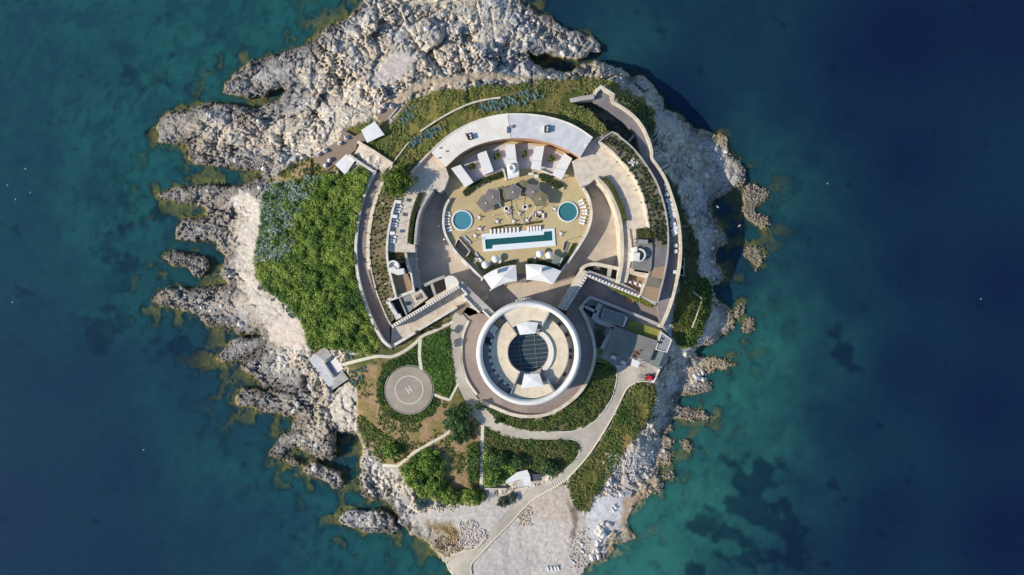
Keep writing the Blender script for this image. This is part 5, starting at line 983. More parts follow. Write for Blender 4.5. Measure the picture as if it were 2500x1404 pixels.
for i, (x, y, a) in enumerate([(1417,491,-1.15),(1420,498,-1.2),(1424,506,-1.35),(1426.5,514.5,-1.5),(1427,521.5,-1.57),(1423.5,531,-1.7),(1421.5,538.5,-1.8),(1420,545,-1.85)]): LG.put(x, y, ZD, a, 'white sun lounger, %s from the top in the column right of the teal pool' % ORD[i], G)
sets = [(1169,531.5,'table set right of the pale blue pool'),(1213,541,'table set left of the pale guy rope'),(1253,541,'table set at the foot of the left guy rope'),(1286,538.5,'table set at the foot of the right guy rope'),(1267,521,'table set beside the dark cable'),(1171,559,'table set between the pale blue pool and the long pool'),(1159,576,'table set below the pale blue pool'),(1353,511,'table set just left of the teal pool'),(1368,571,'table set below the teal pool'),(1243,519,'table set under the left guy rope')]
SD = ['left', 'top', 'right', 'bottom']
def table_set(x, y, z, lb, n=4, rot=.3, r=.85, G1='round tables on the sandy deck', G2='chairs round the deck tables'):
    TB.put(x, y, z, 0, 'round white table of the '+lb, G1)
    for k in range(n):
        a = math.pi-k*2*math.pi/n+rot; kk_ = S0*(HC-z)/HC; CH.put(x+r*math.cos(a)/kk_, y-r*math.sin(a)/kk_, z, a+math.pi, '%s pale chair of the %s' % (SD[k], lb), G2)
for i, (x, y, lb) in enumerate(sets): table_set(x, y, ZD, lb, 4, .2+i*.37 % .7)
for i, (x, y, lb) in enumerate([(1523,683,'shaded table set at the west end of the brown courtyard'),(1537,688,'shaded table set second from the west in the brown courtyard'),(1550,692,'shaded table set third from the west in the brown courtyard'),(1562,697,'shaded table set at the east end of the brown courtyard')]):
    table_set(x, y, 13.4, lb, 4, .5, .85, 'tables in the brown courtyard', 'chairs in the brown courtyard')
for x, y, lb in ((1236.6,510.3,'left'),(1281.6,506.4,'right')):
    t = thing('black_parasol', 'small black round parasol on a pale round mat, %s of the dark cable' % lb, 'parasol', P(x, y, ZD), 0, 'small black parasols on the sand')
    lathe('mat', [(.01, .02), (1.05, .02), (1.07, 0)], M['whitefab'], t, 20); lathe('canopy', [(.01, 1.5), (.4, 1.45), (.62, 1.2), (.6, 1.16)], M['black'], t, 16, True); lathe('pole', [(.04, 0), (.04, 1.4)], M['metal'], t, 8)
PS = parasol(1.42, 2.2); G = 'white parasols by the gate roofs'
for x, y, lb in ((1185.7,647,'white parasol furthest left, beside the lower-left sofas'),(1209.6,633,'white parasol left of the gate passage, above the hedge'),(1317.4,620.5,'white parasol right of the gate passage, nearer the middle'),(1340.3,623.5,'white parasol furthest right, beside the green-roofed kiosk')): PS.put(x, y, ZD, 0, lb, G)
G = 'sofas on the sandy deck'
for x, y, a, lb in ((1163,622,.6,'grey sofa upper left in the lower-left lounge group'),(1172,634,-2.4,'grey sofa lower right in the lower-left lounge group'),(1160,632,1.2,'grey sofa lower left in the lower-left lounge group'),(1136,582,.7,'grey sofa above the sunken stair'),(1144,590,.7,'grey sofa nearest the pale post by the sunken stair'),(1306,524,0,'grey sofa on the left of the curved lounge group'),(1316,518,-1.57,'grey sofa on the top of the curved lounge group'),(1326,527,3.14,'grey sofa on the right of the curved lounge group'),(1197,643,2.6,'white cushioned sofa beside the furthest left parasol'),(1222,638,2.6,'white cushioned sofa beside the parasol above the hedge'),(1307,627,-.6,'white cushioned sofa beside the right middle parasol'),(1331,632,-.6,'white cushioned sofa beside the furthest right parasol')): SF.put(x, y, ZD, a, lb, G)
for x, y, lb in ((1167.5,628,'low table in the lower-left lounge group'),(1316.5,529,'low dark table in the curved lounge group')):
    t = thing('low_table', lb, 'table', P(x, y, ZD)); lathe('top', [(.01, .42), (.55, .42), (.55, .36)], M['black'], t, 14); lathe('base', [(.3, .36), (.3, 0)], M['metal'], t, 10)
for x, y, w, h, a, lb in ((1296,425.5,2.1,1.0,0,'pale flat daybed platform nearest the domed cabana'),(1309,431,1.8,1.3,-.1,'pale square daybed platform between the two right cabanas'),(1337,438,1.7,2.4,-.45,'pale rectangular daybed platform left of the rightmost cabana'),(1369.5,457,2.3,1.3,-.5,'pale daybed platform at the tip of the dark hedge')):
    t = thing('daybed_platform', lb, 'daybed', P(x, y, ZD), a, 'pale daybed platforms along the patio hedge'); boxes('platform', [(0, 0, .5, w, h, .3)], M['wood'], t); boxes('mattress', [(0, 0, .74, w*.94, h*.94, .18)], M['ivory'], t)
for x, y, L, lb in ((1134.8,642,3.3,'long cream bench against the outside of the deck wall'),(1157.8,665,2.4,'shorter white bench half in shade outside the deck wall')):
    t = thing('wall_bench', lb, 'bench', P(x, y, ZC), -.82); boxes('seat', [(0, 0, .55, L, 1.0, .3)], M['ivory'], t); boxes('base', [(0, 0, .2, L*.9, .8, .4)], M['stone'], t)
G = 'lamp posts with white globes along the west court'
for i, (x, y) in enumerate([(1056,476),(1043,500),(1031.5,531),(1020,634),(1026,665),(1034.5,693)]): LP.put(x, y, ZC if i else ZC, 0, 'white globe lamp post, %s from the top along the western court wall' % ORD[i], G)
for x, y, lb in ((1073,554,'white globe lamp post just outside the left pool wall'),(1087,586,'white globe lamp post outside the wall below the left pool'),(1110,612,'white globe lamp post outside the deck wall by the long bench'),(1177,684,'white globe lamp post at the left corner of the left gate roof'),(1199,708,'white globe lamp post at the bottom corner of the left gate roof')): LP.put(x, y, ZC, 0, lb, 'lamp posts along the deck wall')
def post(lb, x, y, z, h, G='slim lamp poles on the sandy deck'):
    t = thing('lamp_pole', lb, 'lamp pole', P(x, y, z), 0, G); lathe('pole', [(.08, 0), (.07, h)], M['wood'], t, 8); lathe('head', [(.01, h+.25), (.22, h+.15), (.22, h)], M['rope'], t, 10)
for x, y, lb in ((1124,574,'pale lamp pole above the sunken stair'),(1149,591,'pale lamp pole below the sunken stair'),(1379,588,'pale lamp pole at the top of the dark ramp'),(1205,528,'pale lamp pole below the left canopies'),(1274,547,'pale lamp pole between the two lounger rows'),(1113,600,'pale lamp pole beside the curved deck wall')): post(lb, x, y, ZD, 3.6)
# west terrace: parasols and lounger pairs
PQ = thing('square_parasol', 'x', 'parasol', (0, 0, 0)); boxes('canopy', [(0, 0, 2.2, 1.75, 1.15, .12)], M['roofwhite'], PQ); boxes('pole', [(0, 0, 1.1, .08, .08, 2.2)], M['metal'], PQ); boxes('foot', [(0, 0, .06, .6, .6, .12)], M['metal'], PQ); PQ = Proto(PQ)
for i, (x, y, a) in enumerate([(976,495,-.2),(966.5,530,-.12),(960.5,570.5,0)]): PQ.put(x, y, ZT, a, 'white rectangular parasol, %s from the top on the lounger terrace' % ORD[i], 'white rectangular parasols on the west terrace')
n_ = 0
for x, y in ((975,503),(974,511),(970.5,517),(966,538),(964,546),(963,552),(961.5,578),(959.5,585.5),(959,591)): LG.put(x, y, ZT, 1.45, 'white sun lounger, %s from the top on the west terrace' % ORD[n_], 'sun loungers on the west terrace'); n_ += 1
for x, y, lb in ((976,513,'upper'),(969,547,'middle'),(965.5,586,'lower')): post(lb+' slim lamp pole among the loungers on the west terrace', x, y, ZT, 2.6, 'slim lamp poles on the west terrace')
# beach loungers and cushions
G = 'sun loungers on the pebble beach'
for i, (x, y) in enumerate([(1471,1306),(1467,1311),(1463,1317),(1460,1322),(1456,1328)]): LG.put(x, y, h1(x, y)+.1, .9, 'pale sun lounger, %s from the top in the slanting beach row by the rock outcrop' % ORD[i], G)
for i, (x, y) in enumerate([(1500,1237),(1495,1245)]): LG.put(x, y, h1(x, y)+.1, .5, 'pale sun lounger, %s of the pair on the small upper cove' % ['upper', 'lower'][i], G)
for i, (x, y) in enumerate([(1337,1388),(1346,1388),(1355,1388),(1362,1387)]): LG.put(x, y, h1(x, y)+.1, .35, 'pale sun lounger, %s from the left in the row at the bottom of the beach' % ORD[i], G)
for i, (x, y) in enumerate([(1418,1327),(1420,1345),(1398,1372)]): LG.put(x, y, h1(x, y)+.1, .9, 'lone pale sun lounger, %s from the top among the lower beach rocks' % ORD[i], G)
# sunken stair (dark cover paints the shade inside it), kiosk and ramp on the deck
t = thing('sunken_stair', 'white-edged sunken stair with shade painted dark in the lower-left corner of the pool deck', 'stairwell', P(1128,600,ZD)); mk('cover', *prism_vf([(1119,581),(1146,613),(1138,625),(1110,597)], ZD+.25, ZD-1), M['dark'], t); wall('edge', None, [(1112,595),(1119,581),(1147,613),(1139,626)], .4, ZD+.9, ZD-1, M['stone'], parent=t)
t = thing('kiosk', 'small green-grey roofed kiosk in the lower-right corner of the pool deck', 'kiosk', P(1362,634,ZD)); mk('roof', *prism_vf([(1353,620),(1374,631),(1364,648),(1346,643)], ZD+2.6, ZD+2.4), M['greenroof'], t); mk('walls', *prism_vf([(1354,622),(1372,632),(1363,646),(1348,642)], ZD+2.4, ZD-1), M['stonegrey'], t); wall('edge', None, [(1374,630),(1364,650)], .3, ZD+2.9, ZD+2, M['pathlight'], parent=t)
t = thing('ramp_cover', 'dark sloping ramp cover beside the kiosk with pale edges', 'ramp', P(1383,602,ZD)); mk('cover', *prism_vf([(1380,591),(1391,592),(1382,616),(1375,610)], ZD+.2, ZD-1), M['asphalt'], t); wall('edge', None, [(1379,590),(1374,610)], .25, ZD+.7, ZD-1, M['wood'], parent=t); wall('edge', None, [(1401,598),(1385,622)], .25, ZD+.7, ZD-1, M['pathlight'], parent=t)
wall('planter_edge', 'thin pale planter frame set in the dark hedge left of the canopies', [(1163,460),(1190,443),(1193,447)], .35, ZD+.6, ZD-.5, M['stone'], 'planter')
wall('court_strip', 'long low grey ramp kerb in the shade of the west court', [(1083,480),(1075,497),(1068,516)], .9, ZC+.5, ZC-1, M['stonegrey'], 'kerb')
wall('court_strip', 'long low grey ramp kerb at the top of the east court', [(1434,453),(1443,467),(1451,484)], .9, ZC+.5, ZC-1, M['stonegrey'], 'kerb')
wall('court_step', 'pale ramp kerb inside the passage below the left gate roof', [(1166,738),(1192,723)], 1.6, ZC+.9, ZC-1, M['stone'], 'kerb')
# bridge with timber steps beside the tower
t = thing('timber_stair', 'timber footbridge over the dark gap west of the round tower', 'stair', P(1128,752,11)); V, F = wall_vf([(1119,766),(1138,742)], 2.0, 11.9, 11.3); mk('deck', V, F, M['deck'], t)
for i in range(8): f = i/7; V, F = wall_vf([(1114+19*f, 762-24*f), (1124+19*f, 770-24*f)], .12, 12.0, 11.8); mk('plank', V, F, M['wood'], t)
# pale stone sacks stored on the shaded rampart
sk = [link('x', None)]; C.objects.unlink(sk[0])
sackm = []
for i in range(4):
    V, F = box_vf([(0, 0, .35, 1.0, .75, .7)]); b = bmesh.new(); me = mesh('sack', V, F, M['white']); b.from_mesh(me); bmesh.ops.subdivide_edges(b, edges=b.edges, cuts=1, use_grid_fill=True)
    for v in b.verts: v.co *= 1-.14*random.random(); v.co.x *= .9+.2*random.random()
    b.to_mesh(me); sackm.append(me)
def pin(lst, name, label, cat, group, x, y, z, rz, s=1): o = link(name, random.choice(lst), None, P(x, y, z)); o.rotation_euler = (0, 0, rz); o.scale = (s,)*3; return tag(o, label, cat, group)
line = sm([(1628,446),(1638,485),(1645,510),(1650,545),(1654,573)], 12)
for i in range(120):
    p = line[int(random.random()**.8*(len(line)-1))]; x = p[0]-1-random.random()*11*(1 if p[1] > 470 else .5); pin(sackm, 'stone_sack', 'pale bulging sack in the pile along the shaded east rampart', 'sack', 'pale sacks piled on the east rampart', x, p[1]+random.uniform(-3, 3), zring_r(x, p[1])+(.0 if random.random() < .75 else .55), random.random()*3, random.uniform(.9, 1.5))
for x, y, lb in ((1648,600,'lone pale square crate on the shaded east rampart, upper one'),(1648,614,'lone pale round drum on the shaded east rampart, middle one'),(1646,664,'lone pale square crate on the shaded east rampart, lowest one')): 
    t = thing('crate', lb, 'crate', P(x, y, zring_r(x, y))); boxes('box', [(0, 0, .5, 1.3, 1.2, 1.0)], M['ivory'], t); boxes('lid', [(0, 0, 1.03, 1.36, 1.26, .08)], M['white'], t)
# ------------------------------------------------------------------ vegetation
def leafmesh(name, pos, rad, nl, size, cols, squash=.75, drop=0):
    """leaf-sized quads spread through many clumps; pos (n,3) world"""
    n = len(pos); k = nl; d = rng.normal(size=(n, k, 3)); d[..., 2] = np.abs(d[..., 2])*.9-.15; d /= np.linalg.norm(d, axis=-1, keepdims=True)
    r = rad[:, None]*rng.uniform(.45, 1.05, (n, k)); c = pos[:, None]+d*r[..., None]*np.array([1, 1, squash])
    nr = d+rng.normal(size=d.shape)*.55; nr[..., 2] += .35; nr /= np.linalg.norm(nr, axis=-1, keepdims=True)
    u = np.cross(nr, rng.normal(size=d.shape)); u /= np.linalg.norm(u, axis=-1, keepdims=True); v = np.cross(nr, u)
    s = (size*rng.uniform(.6, 1.35, (n, k)))[..., None]; u = u*s*.62; v = v*s
    V = np.stack([c-v, c+u, c+v, c-u], 2).reshape(-1, 3)
    col = np.repeat(cols[:, None], k, 1)*rng.uniform(.72, 1.28, (n, k, 1)); col = np.repeat(col.reshape(-1, 3), 4, 0)
    return V, col
def leafobj(name, V, col, m=None):
    Q = np.arange(len(V)).reshape(-1, 4); return fast(name, V, Q, m or M['leaf'], {'tint': ('FLOAT_COLOR', np.concatenate([col, np.ones((len(col), 1))], 1))})
def scatter(poly, n, jitter=5):
    A = np.array(poly); x = rng.uniform(A[:, 0].min(), A[:, 0].max(), n); y = rng.uniform(A[:, 1].min(), A[:, 1].max(), n)
    j = (fbm(x/12, y/12, 41, 3)-.5)*jitter*2; m = inpoly(x+j, y+j*.6, poly); return x[m], y[m]
PATHS = [[(1088,794),(1060,808),(1032,820),(1015,836),(998,850),(980,861),(955,871),(922,870),(884,878),(834,891)],[(1026,828),(1024,857),(1025,880),(1029,905)],[(1054,961),(1076,970),(1098,977),(1108,957),(1119,936)],[(1178.5,1037),(1177,1080),(1176,1130),(1175,1188)],[(1097,1027),(1099,1040),(1095,1056),(1083,1064),(1012,1104),(971,1138),(934,1136)]]
NOGO = [[(790,842),(858,925),(812,962),(746,877)],[(756,382),(800,354),(838,312),(890,318),(900,350),(875,368),(797,424)],[(912,270),(940,244),(976,262),(950,296),(918,294)],[(873,346),(958,398),(930,428),(912,416),(868,390),(852,378)],[(1232,1178),(1262,1152),(1290,1146),(1322,1156),(1322,1172),(1298,1188),(1258,1190)]]
def clear(x, y, r=6.5):
    ok = np.hypot(x-998.7, y-952) > 62
    for q in NOGO: ok &= ~inpoly(x, y, q)
    for pl in PATHS: ok &= dist_poly(x, y, pl+pl[::-1]) > r*r
    return ok
def cover(name, label, poly, dens, r, nl, size, palette, lift=.1, pscale=26, seed=0, keep=None, hfun=None, jitter=5, squash=.75, bump=0, drop=None):
    A = np.array(poly); area = (np.ptp(A[:, 0])*np.ptp(A[:, 1])); x, y = scatter(poly, int(area*dens), jitter)
    if hfun is None:
        ok = ~(inpoly(x, y, ROADP) | inpoly(x, y, FORT))&clear(x, y); x, y = x[ok], y[ok]
    f = fbm(x/pscale, y/pscale, 101+seed, 4)
    if keep is not None: ok = rng.random(len(x)) < sstep(keep[0], keep[1], f+rng.normal(size=len(x))*.04); x, y, f = x[ok], y[ok], f[ok]
    if drop is not None: ok = ~(inpoly(x, y, drop)&(rng.random(len(x)) < .8)); x, y, f = x[ok], y[ok], f[ok]
    z = (hfun(x, y) if hfun else hT(x, y))+lift
    if bump: z = z+bump*sstep(.35, .7, fbm(x/16, y/16, 131+seed, 3))
    pal = np.array([lin(*p)[:3] for p in palette]); t = np.clip((f-.3)/.4+rng.normal(size=len(x))*.22, 0, .999)*(len(pal)-1); i = t.astype(int); fr = (t-i)[:, None]; cols = pal[i]*(1-fr)+pal[np.minimum(i+1, len(pal)-1)]*fr
    rad = r*rng.uniform(.6, 1.35, len(x)); V, c = leafmesh(name, PA(x, y, z), rad, nl, size, cols, squash)
    o = link(name, leafobj(name, V, c)); o['kind'] = 'stuff'; return o
GR = [(74,104,42),(102,130,48),(124,148,58),(146,162,72)]; DG = [(56,82,38),(74,104,44),(92,120,50)]; OL = [(158,142,92),(136,138,76),(110,130,58),(152,146,92)]; DRY = [(166,142,104),(146,132,82),(116,122,64),(100,116,56)]
LG2 = [(116,138,116),(138,158,138),(156,172,156)]
AGP = [(640,480),(665,450),(700,445),(745,428),(790,428),(750,480),(722,520),(715,600),(690,640),(622,640),(632,560)]
cover('maquis', None, LUSH, .085, .8, 22, .26, GR, .35, 30, 1, bump=1.5, drop=AGP)
cover('maquis', None, [(640,480),(665,450),(700,445),(745,428),(790,428),(760,480),(725,520),(715,600),(690,640),(622,640),(632,560)], .10, .6, 14, .32, LG2, .3, 22, 2, (.36, .46), bump=.8)
cover('grass', None, NGRASS, .07, .42, 12, .26, OL, .05, 24, 3, (.42, .6))
cover('scrub', None, HELIDRY, .07, .45, 12, .26, DRY, .04, 26, 4, (.5, .66))
cover('scrub', None, [(870,1010),(890,1090),(930,1135),(990,1120),(1010,1105),(985,1080),(930,1060),(900,1030)], .06, .7, 14, .3, [(84,104,48),(98,116,52),(110,122,62)], .2, 26, 5, (.3, .45))
cover('maquis', None, [(975,1147),(1010,1112),(1040,1095),(1072,1100),(1085,1140),(1080,1190),(1120,1200),(1165,1195),(1188,1216),(1160,1232),(1100,1225),(1040,1215),(1005,1190)], .07, 1.0, 22, .3, GR, .6, 24, 6, bump=1.4)
cover('maquis', None, [(1145,1080),(1172,1085),(1171,1185),(1150,1190),(1135,1150)], .06, .9, 20, .3, DG, .5, 20, 7, (.4, .5), bump=1)
cover('ground_cover', None, [(1035,827),(1098,802),(1101,860),(1111,928),(1095,968),(1060,955),(1048,915),(1033,892)], .12, .5, 14, .24, [(74,110,42),(90,126,48),(104,134,58)], .2, 20, 8)
hr = [(998.7+62*math.cos(a/8), 952+62*math.sin(a/8)) for a in range(51)]
cover('ground_cover', None, HELIGREEN, .11, .4, 12, .22, DG, .1, 20, 9)
cover('ground_cover', None, CRESC, .10, .6, 14, .25, [(60,84,40),(80,106,46),(98,114,56),(116,116,64)], .2, 18, 10, (.3, .42))
cover('scrub', None, SGREEN, .10, .6, 14, .25, [(132,122,80),(106,112,58),(84,108,48),(70,98,42)], .15, 24, 11, (.3, .42))
cover('maquis', None, [(1184,1100),(1230,1110),(1260,1150),(1240,1172),(1232,1178),(1184,1185)], .07, 1.0, 22, .3, GR, .8, 20, 12, (.3, .42), bump=1.4)
cover('scrub', None, SEGREEN, .085, .6, 14, .26, [(136,128,76),(120,124,64),(96,120,54),(84,110,50)], .15, 30, 13, (.3, .44))
cover('scrub', None, EGREEN, .09, .5, 12, .26, [(128,120,62),(110,114,52),(92,104,46)], .1, 22, 14, (.3, .44))
cover('maquis', None, [(1700,690),(1722,678),(1738,700),(1734,760),(1712,812),(1692,842),(1665,850),(1660,825),(1695,800),(1708,760),(1712,728)], .08, .9, 18, .3, [(66,96,38),(92,118,44),(112,124,50)], .5, 18, 15)
cover('scrub', None, EDARK, .07, .5, 12, .26, [(90,104,70),(78,94,58),(100,114,78)], .05, 22, 16, (.46, .6)); cover('scrub', None, HEDGE_E, .07, .5, 12, .26, [(90,104,70),(78,94,58),(100,114,78)], .05, 22, 17, (.46, .6))
cover('scrub', None, [(760,380),(850,330),(888,345),(868,395),(800,430),(700,445),(655,440),(700,410)], .07, .5, 12, .26, [(120,110,70),(92,104,54),(78,96,50)], .1, 22, 18, (.42, .56))
cover('grass', None, [(1500,228),(1560,245),(1600,280),(1596,332),(1582,335),(1566,305),(1548,284)], .09, .6, 14, .27, [(88,96,52),(72,90,46),(96,112,72)], .15, 18, 19, (.3, .44))
cover('planting', None, [(1392,252),(1440,246),(1508,292),(1545,330),(1534,350),(1495,322),(1442,268)], .08, .55, 12, .26, [(84,100,84),(96,112,98),(70,86,70)], .1, 14, 20, (.38, .5), lambda x, y: np.full(x.shape, 10.6))
cover('planting', None, [(1500,330),(1545,362),(1580,410),(1612,480),(1628,560),(1628,600),(1590,588),(1586,556),(1579,510),(1568,470),(1549,430),(1521,395),(1495,366),(1470,346)], .06, .45, 10, .24, [(96,90,66),(84,92,54),(76,94,48)], .05, 22, 21, (.36, .56), lambda x, y: np.full(x.shape, ZP))
cover('planting', None, PL, .05, .3, 8, .2, [(122,112,66),(104,106,54)], .02, 20, 22, (.42, .6), lambda x, y: np.full(x.shape, 16.5))
cover('planting', None, [(947,614),(985,618),(990,640),(946,643)], .12, .4, 10, .22, [(84,88,46),(72,80,44)], .1, 20, 23, None, lambda x, y: np.full(x.shape, 15.6))
cover('planting', None, [(1556,560),(1584,560),(1590,588),(1556,588)], .14, .7, 14, .26, [(76,84,40),(96,98,46)], .3, 20, 24, None, lambda x, y: np.full(x.shape, ZP))
cover('ground_cover', None, [(1028,818),(1090,790),(1092,760),(1024,808)], .11, .45, 12, .22, [(120,104,76),(86,88,52),(74,84,46)], .1, 20, 25, (.4, .5), lambda x, y: np.full(x.shape, 12.1))
cover('planting', None, [(1453,790),(1478,800),(1468,850),(1456,850)], .1, .4, 10, .22, [(96,104,92),(80,92,78)], .1, 16, 26, (.4, .5), lambda x, y: np.full(x.shape, 10.1))
# hedges: each one a thing, a dense clipped body of leaves on a stem box
def hedge(lb, poly, z, h, pal, name='hedge', dens=.32, r=.34, core='shrub'):
    c = np.mean(np.array(poly), 0); t = thing(name, lb, 'hedge', P(c[0], c[1], z)); ci = [(c[0]+(x-c[0])*.96, c[1]+(y-c[1])*.96) for x, y in poly]
    mk('twigs', *prism_vf(poly, z+h*.75, z-.2), M[core], t)
    A = np.array(poly); x, y = scatter(poly, int(np.ptp(A[:, 0])*np.ptp(A[:, 1])*dens), 1); pl = np.array([lin(*p)[:3] for p in pal]); cols = pl[rng.integers(0, len(pl), len(x))]
    V, cc = leafmesh('leaves', PA(x, y, np.full(x.shape, z+h*.7)), np.full(len(x), r), 10, .2, cols); off = np.array(t.location); link('leaves', leafobj('leaves', V-off, cc), t)
H1 = [(64,78,40),(80,92,46),(56,70,36)]
hedge('long narrow hedge on the west lounger terrace beside the court', ribbon(sm([(1029,473),(1017,500),(1008,530),(1003,560),(1000,594)],3), 9), 16, .9, H1)
hedge('long curved olive hedge on the east terrace beside the cream wall', ribbon(sm([(1474,432),(1490,452),(1508,485),(1520,518),(1525,540)],3), 9), 16, 1.9, [(92,98,40),(80,88,40),(104,104,48)])
hedge('dark hedge arc along the patio edge left of the domed cabana', ribbon(sm([(1133,474),(1160,452),(1190,438),(1232,424)],3), 13), ZD, 1.1, H1)
hedge('dark hedge clump between the two right-hand cabanas', [(1318,424),(1346,430),(1340,446),(1322,440)], ZD, 1.2, H1); hedge('dark hedge clump right of the rightmost daybed platform', [(1345,440),(1366,446),(1376,455),(1360,462),(1344,450)], ZD, 1.2, H1)
hedge('dark hedge arc above the left gate roof', sm([(1160,640),(1172,650),(1192,652),(1212,646),(1235,640),(1256,634)],2)+[(1259,645),(1238,648),(1216,653),(1196,662),(1182,671)], ZD, 1.0, [(58,74,42),(70,86,50),(48,62,38)])
hedge('dark hedge arc above the right gate roof', [(1288,632),(1305,634),(1330,638),(1348,645),(1366,652),(1367,660),(1350,652),(1327,646),(1305,643),(1288,643)], ZD, 1.0, [(58,74,42),(70,86,50),(48,62,38)])
hedge('narrow green hedge strip beside the kiosk', ribbon([(1402,596),(1390,618),(1378,640),(1368,655)], 7), ZD, 1.0, [(84,98,46),(70,86,40)])
hedge('dark hedge clump beside the sunken stair', [(1139,628),(1150,614),(1158,625),(1152,640)], ZD, .9, H1)
hedge('lime hedge strip below the merlons of the eastern caponier', [(1476,691),(1500,700),(1562,727),(1600,746),(1592,752),(1556,737),(1500,709)], 13.2, .8, [(128,138,52),(142,146,66),(112,126,50)], 'hedge', .3, .34, 'lawnmat' if 'lawnmat' in M else 'shrub')
hedge('bright lime hedge curve at the edge of the service yard', ribbon(sm([(1457,877),(1470,880),(1482,886),(1492,893)],3), 5.5), 10, .9, [(132,156,44),(148,164,60)]); hedge('small bright lime bush at the end of the yard wall', [(1461,855),(1472,858),(1470,866),(1460,863)], 10, 1.0, [(132,156,44),(148,164,60)])
for i, (a, b) in enumerate((((1198,558),(1236,551)),((1239,550.5),(1275,549)),((1281,548),(1322,541)))): hedge('low feathery grass hedge above the long pool, %s from the left' % ORD[i], ribbon([a, ((a[0]+b[0])/2, (a[1]+b[1])/2-.5), b], 2.6), ZD, .5, [(120,114,58),(104,104,56)], 'grass_hedge', .6, .22)
# trees
def tree(lb, x, y, z, R, Hh, pal, name='tree', n=150, nl=26, size=.3, group=None, squash=.6, trunk=.22, cat='tree'):
    t = thing(name, lb, cat, P(x, y, z), 0, group); X, Y, Z = P(x, y, z)
    top = (.0, .0, Hh*.55); parts = [tube_vf((0, 0, -.4), top, trunk, trunk*.6, 8)]
    for k in range(5):
        a = k*1.26+random.random()*.6; parts.append(tube_vf(top, (math.cos(a)*R*.6, math.sin(a)*R*.6, Hh*.55+R*squash*.5*random.uniform(.5, 1.2)), trunk*.5, trunk*.15, 6))
    link('trunk', mesh('trunk', *join(parts), M['bark']), t)
    d = rng.normal(size=(n, 3)); d /= np.linalg.norm(d, axis=1, keepdims=True); d[:, 2] = np.abs(d[:, 2])*.95-.2
    lob = 1+.22*np.sin(np.arctan2(d[:, 1], d[:, 0])*5+x)+.12*np.sin(np.arctan2(d[:, 1], d[:, 0])*9); rr = R*np.sqrt(rng.uniform(.15, 1, n))*.86*lob
    c = d*rr[:, None]*np.array([1, 1, squash])+np.array([0, 0, Hh*.62]); pl = np.array([lin(*p)[:3] for p in pal]); cols = pl[rng.integers(0, len(pl), n)]
    V, cc = leafmesh('crown', c, R*.2*rng.uniform(.7, 1.3, n)+.1, nl, size, cols); link('crown', leafobj('crown', V, cc), t); return t
tree('large round bright green tree beside the west rampart path', 975, 447, 16.5, 6.3, 5.2, [(104,124,36),(120,138,46),(82,104,32),(70,90,30)], n=260, nl=30)
for x, y, lb in ((1153,407,'furthest left'),(1213,382,'second from the left'),(1279.5,377,'second from the right'),(1345.5,389.5,'furthest right')): tree('round clipped patio tree between the cabanas, %s' % lb, x, y, ZD, 1.35, 2.0, [(86,104,40),(70,90,34),(98,114,48)], 'patio_tree', 60, 20, .22, 'round clipped trees between the cabanas', .8, .09)
DT = [(54,80,44),(68,96,50),(82,112,58)]
for x, y, r, h, lb in ((1112,1010,4.2,5,'dark bushy tree beside the road where it leaves the tower path'),(1128,1030,3.4,4.5,'dark bushy tree just below the largest one by the road'),(1100,1032,2.6,3.6,'small dark tree at the top of the zigzag path'),(1122,1062,3.2,4,'dark bushy tree left of the straight stair path'),(1140,1000,2.6,4.2,'small dark tree tight against the paved road edge'),(1091,812,1.5,4.2,'small round tree beside the pale pavement, upper of two'),(1093,843,1.5,4.0,'small round tree beside the pale pavement, lower of two'),(1170,990,1.4,4.4,'slim dark tree at the fork of road and tower path'),(1215,1120,3.6,4.5,'dark green tree in the triangular plot beside the stair path'),(1262,1125,3.2,4,'dark green tree in the middle of the triangular plot'),(1340,1138,3.2,3.6,'dark green tree at the right of the triangular plot'),(1205,1160,3.4,4.2,'bright green tree left of the beach hut'),(1215,1026,1.0,2.4,'small shrub tree beside the bend of the road')):
    tree(lb, x, y, h1(x, y), r, h, DT if 'bright' not in lb else GR, 'tree', int(40+r*26), 24, .28)
for x, y, r, lb in ((1012,1160,4,'tallest green thicket tree west of the clearing'),(1045,1125,4.2,'green thicket tree at the top of the western grove'),(1060,1185,3.6,'green thicket tree at the middle of the western grove'),(1100,1208,3.6,'green thicket tree at the southern edge of the grove'),(1150,1205,3.4,'green thicket tree near the foot of the stair path'),(1036,1192,3,'green thicket tree above the rocky cove'),(955,1095,3,'pale green bush tree below the dry meadow')):
    tree(lb, x, y, h1(x, y), r, 3.6, GR, 'tree', int(60+r*26), 24, .3)
tree('low grey-green beach shrub by the road, right one', 1250, 1213, h1(1250,1213), 2.2, 1.4, [(72,88,66),(88,102,80)], 'beach_shrub', 60, 20, .26, None, .6, .1, 'shrub'); tree('low grey-green beach shrub by the road, left one', 1228, 1224, h1(1228,1224), 2.6, 1.4, [(72,88,66),(88,102,80)], 'beach_shrub', 80, 20, .26, None, .6, .1, 'shrub'); tree('low blue-grey shrub on the white rocks above the beach', 1030, 1228, h1(1030,1228), 2.6, 1.8, [(84,104,96),(100,118,112)], 'beach_shrub', 70, 20, .28, None, .6, .1, 'shrub')
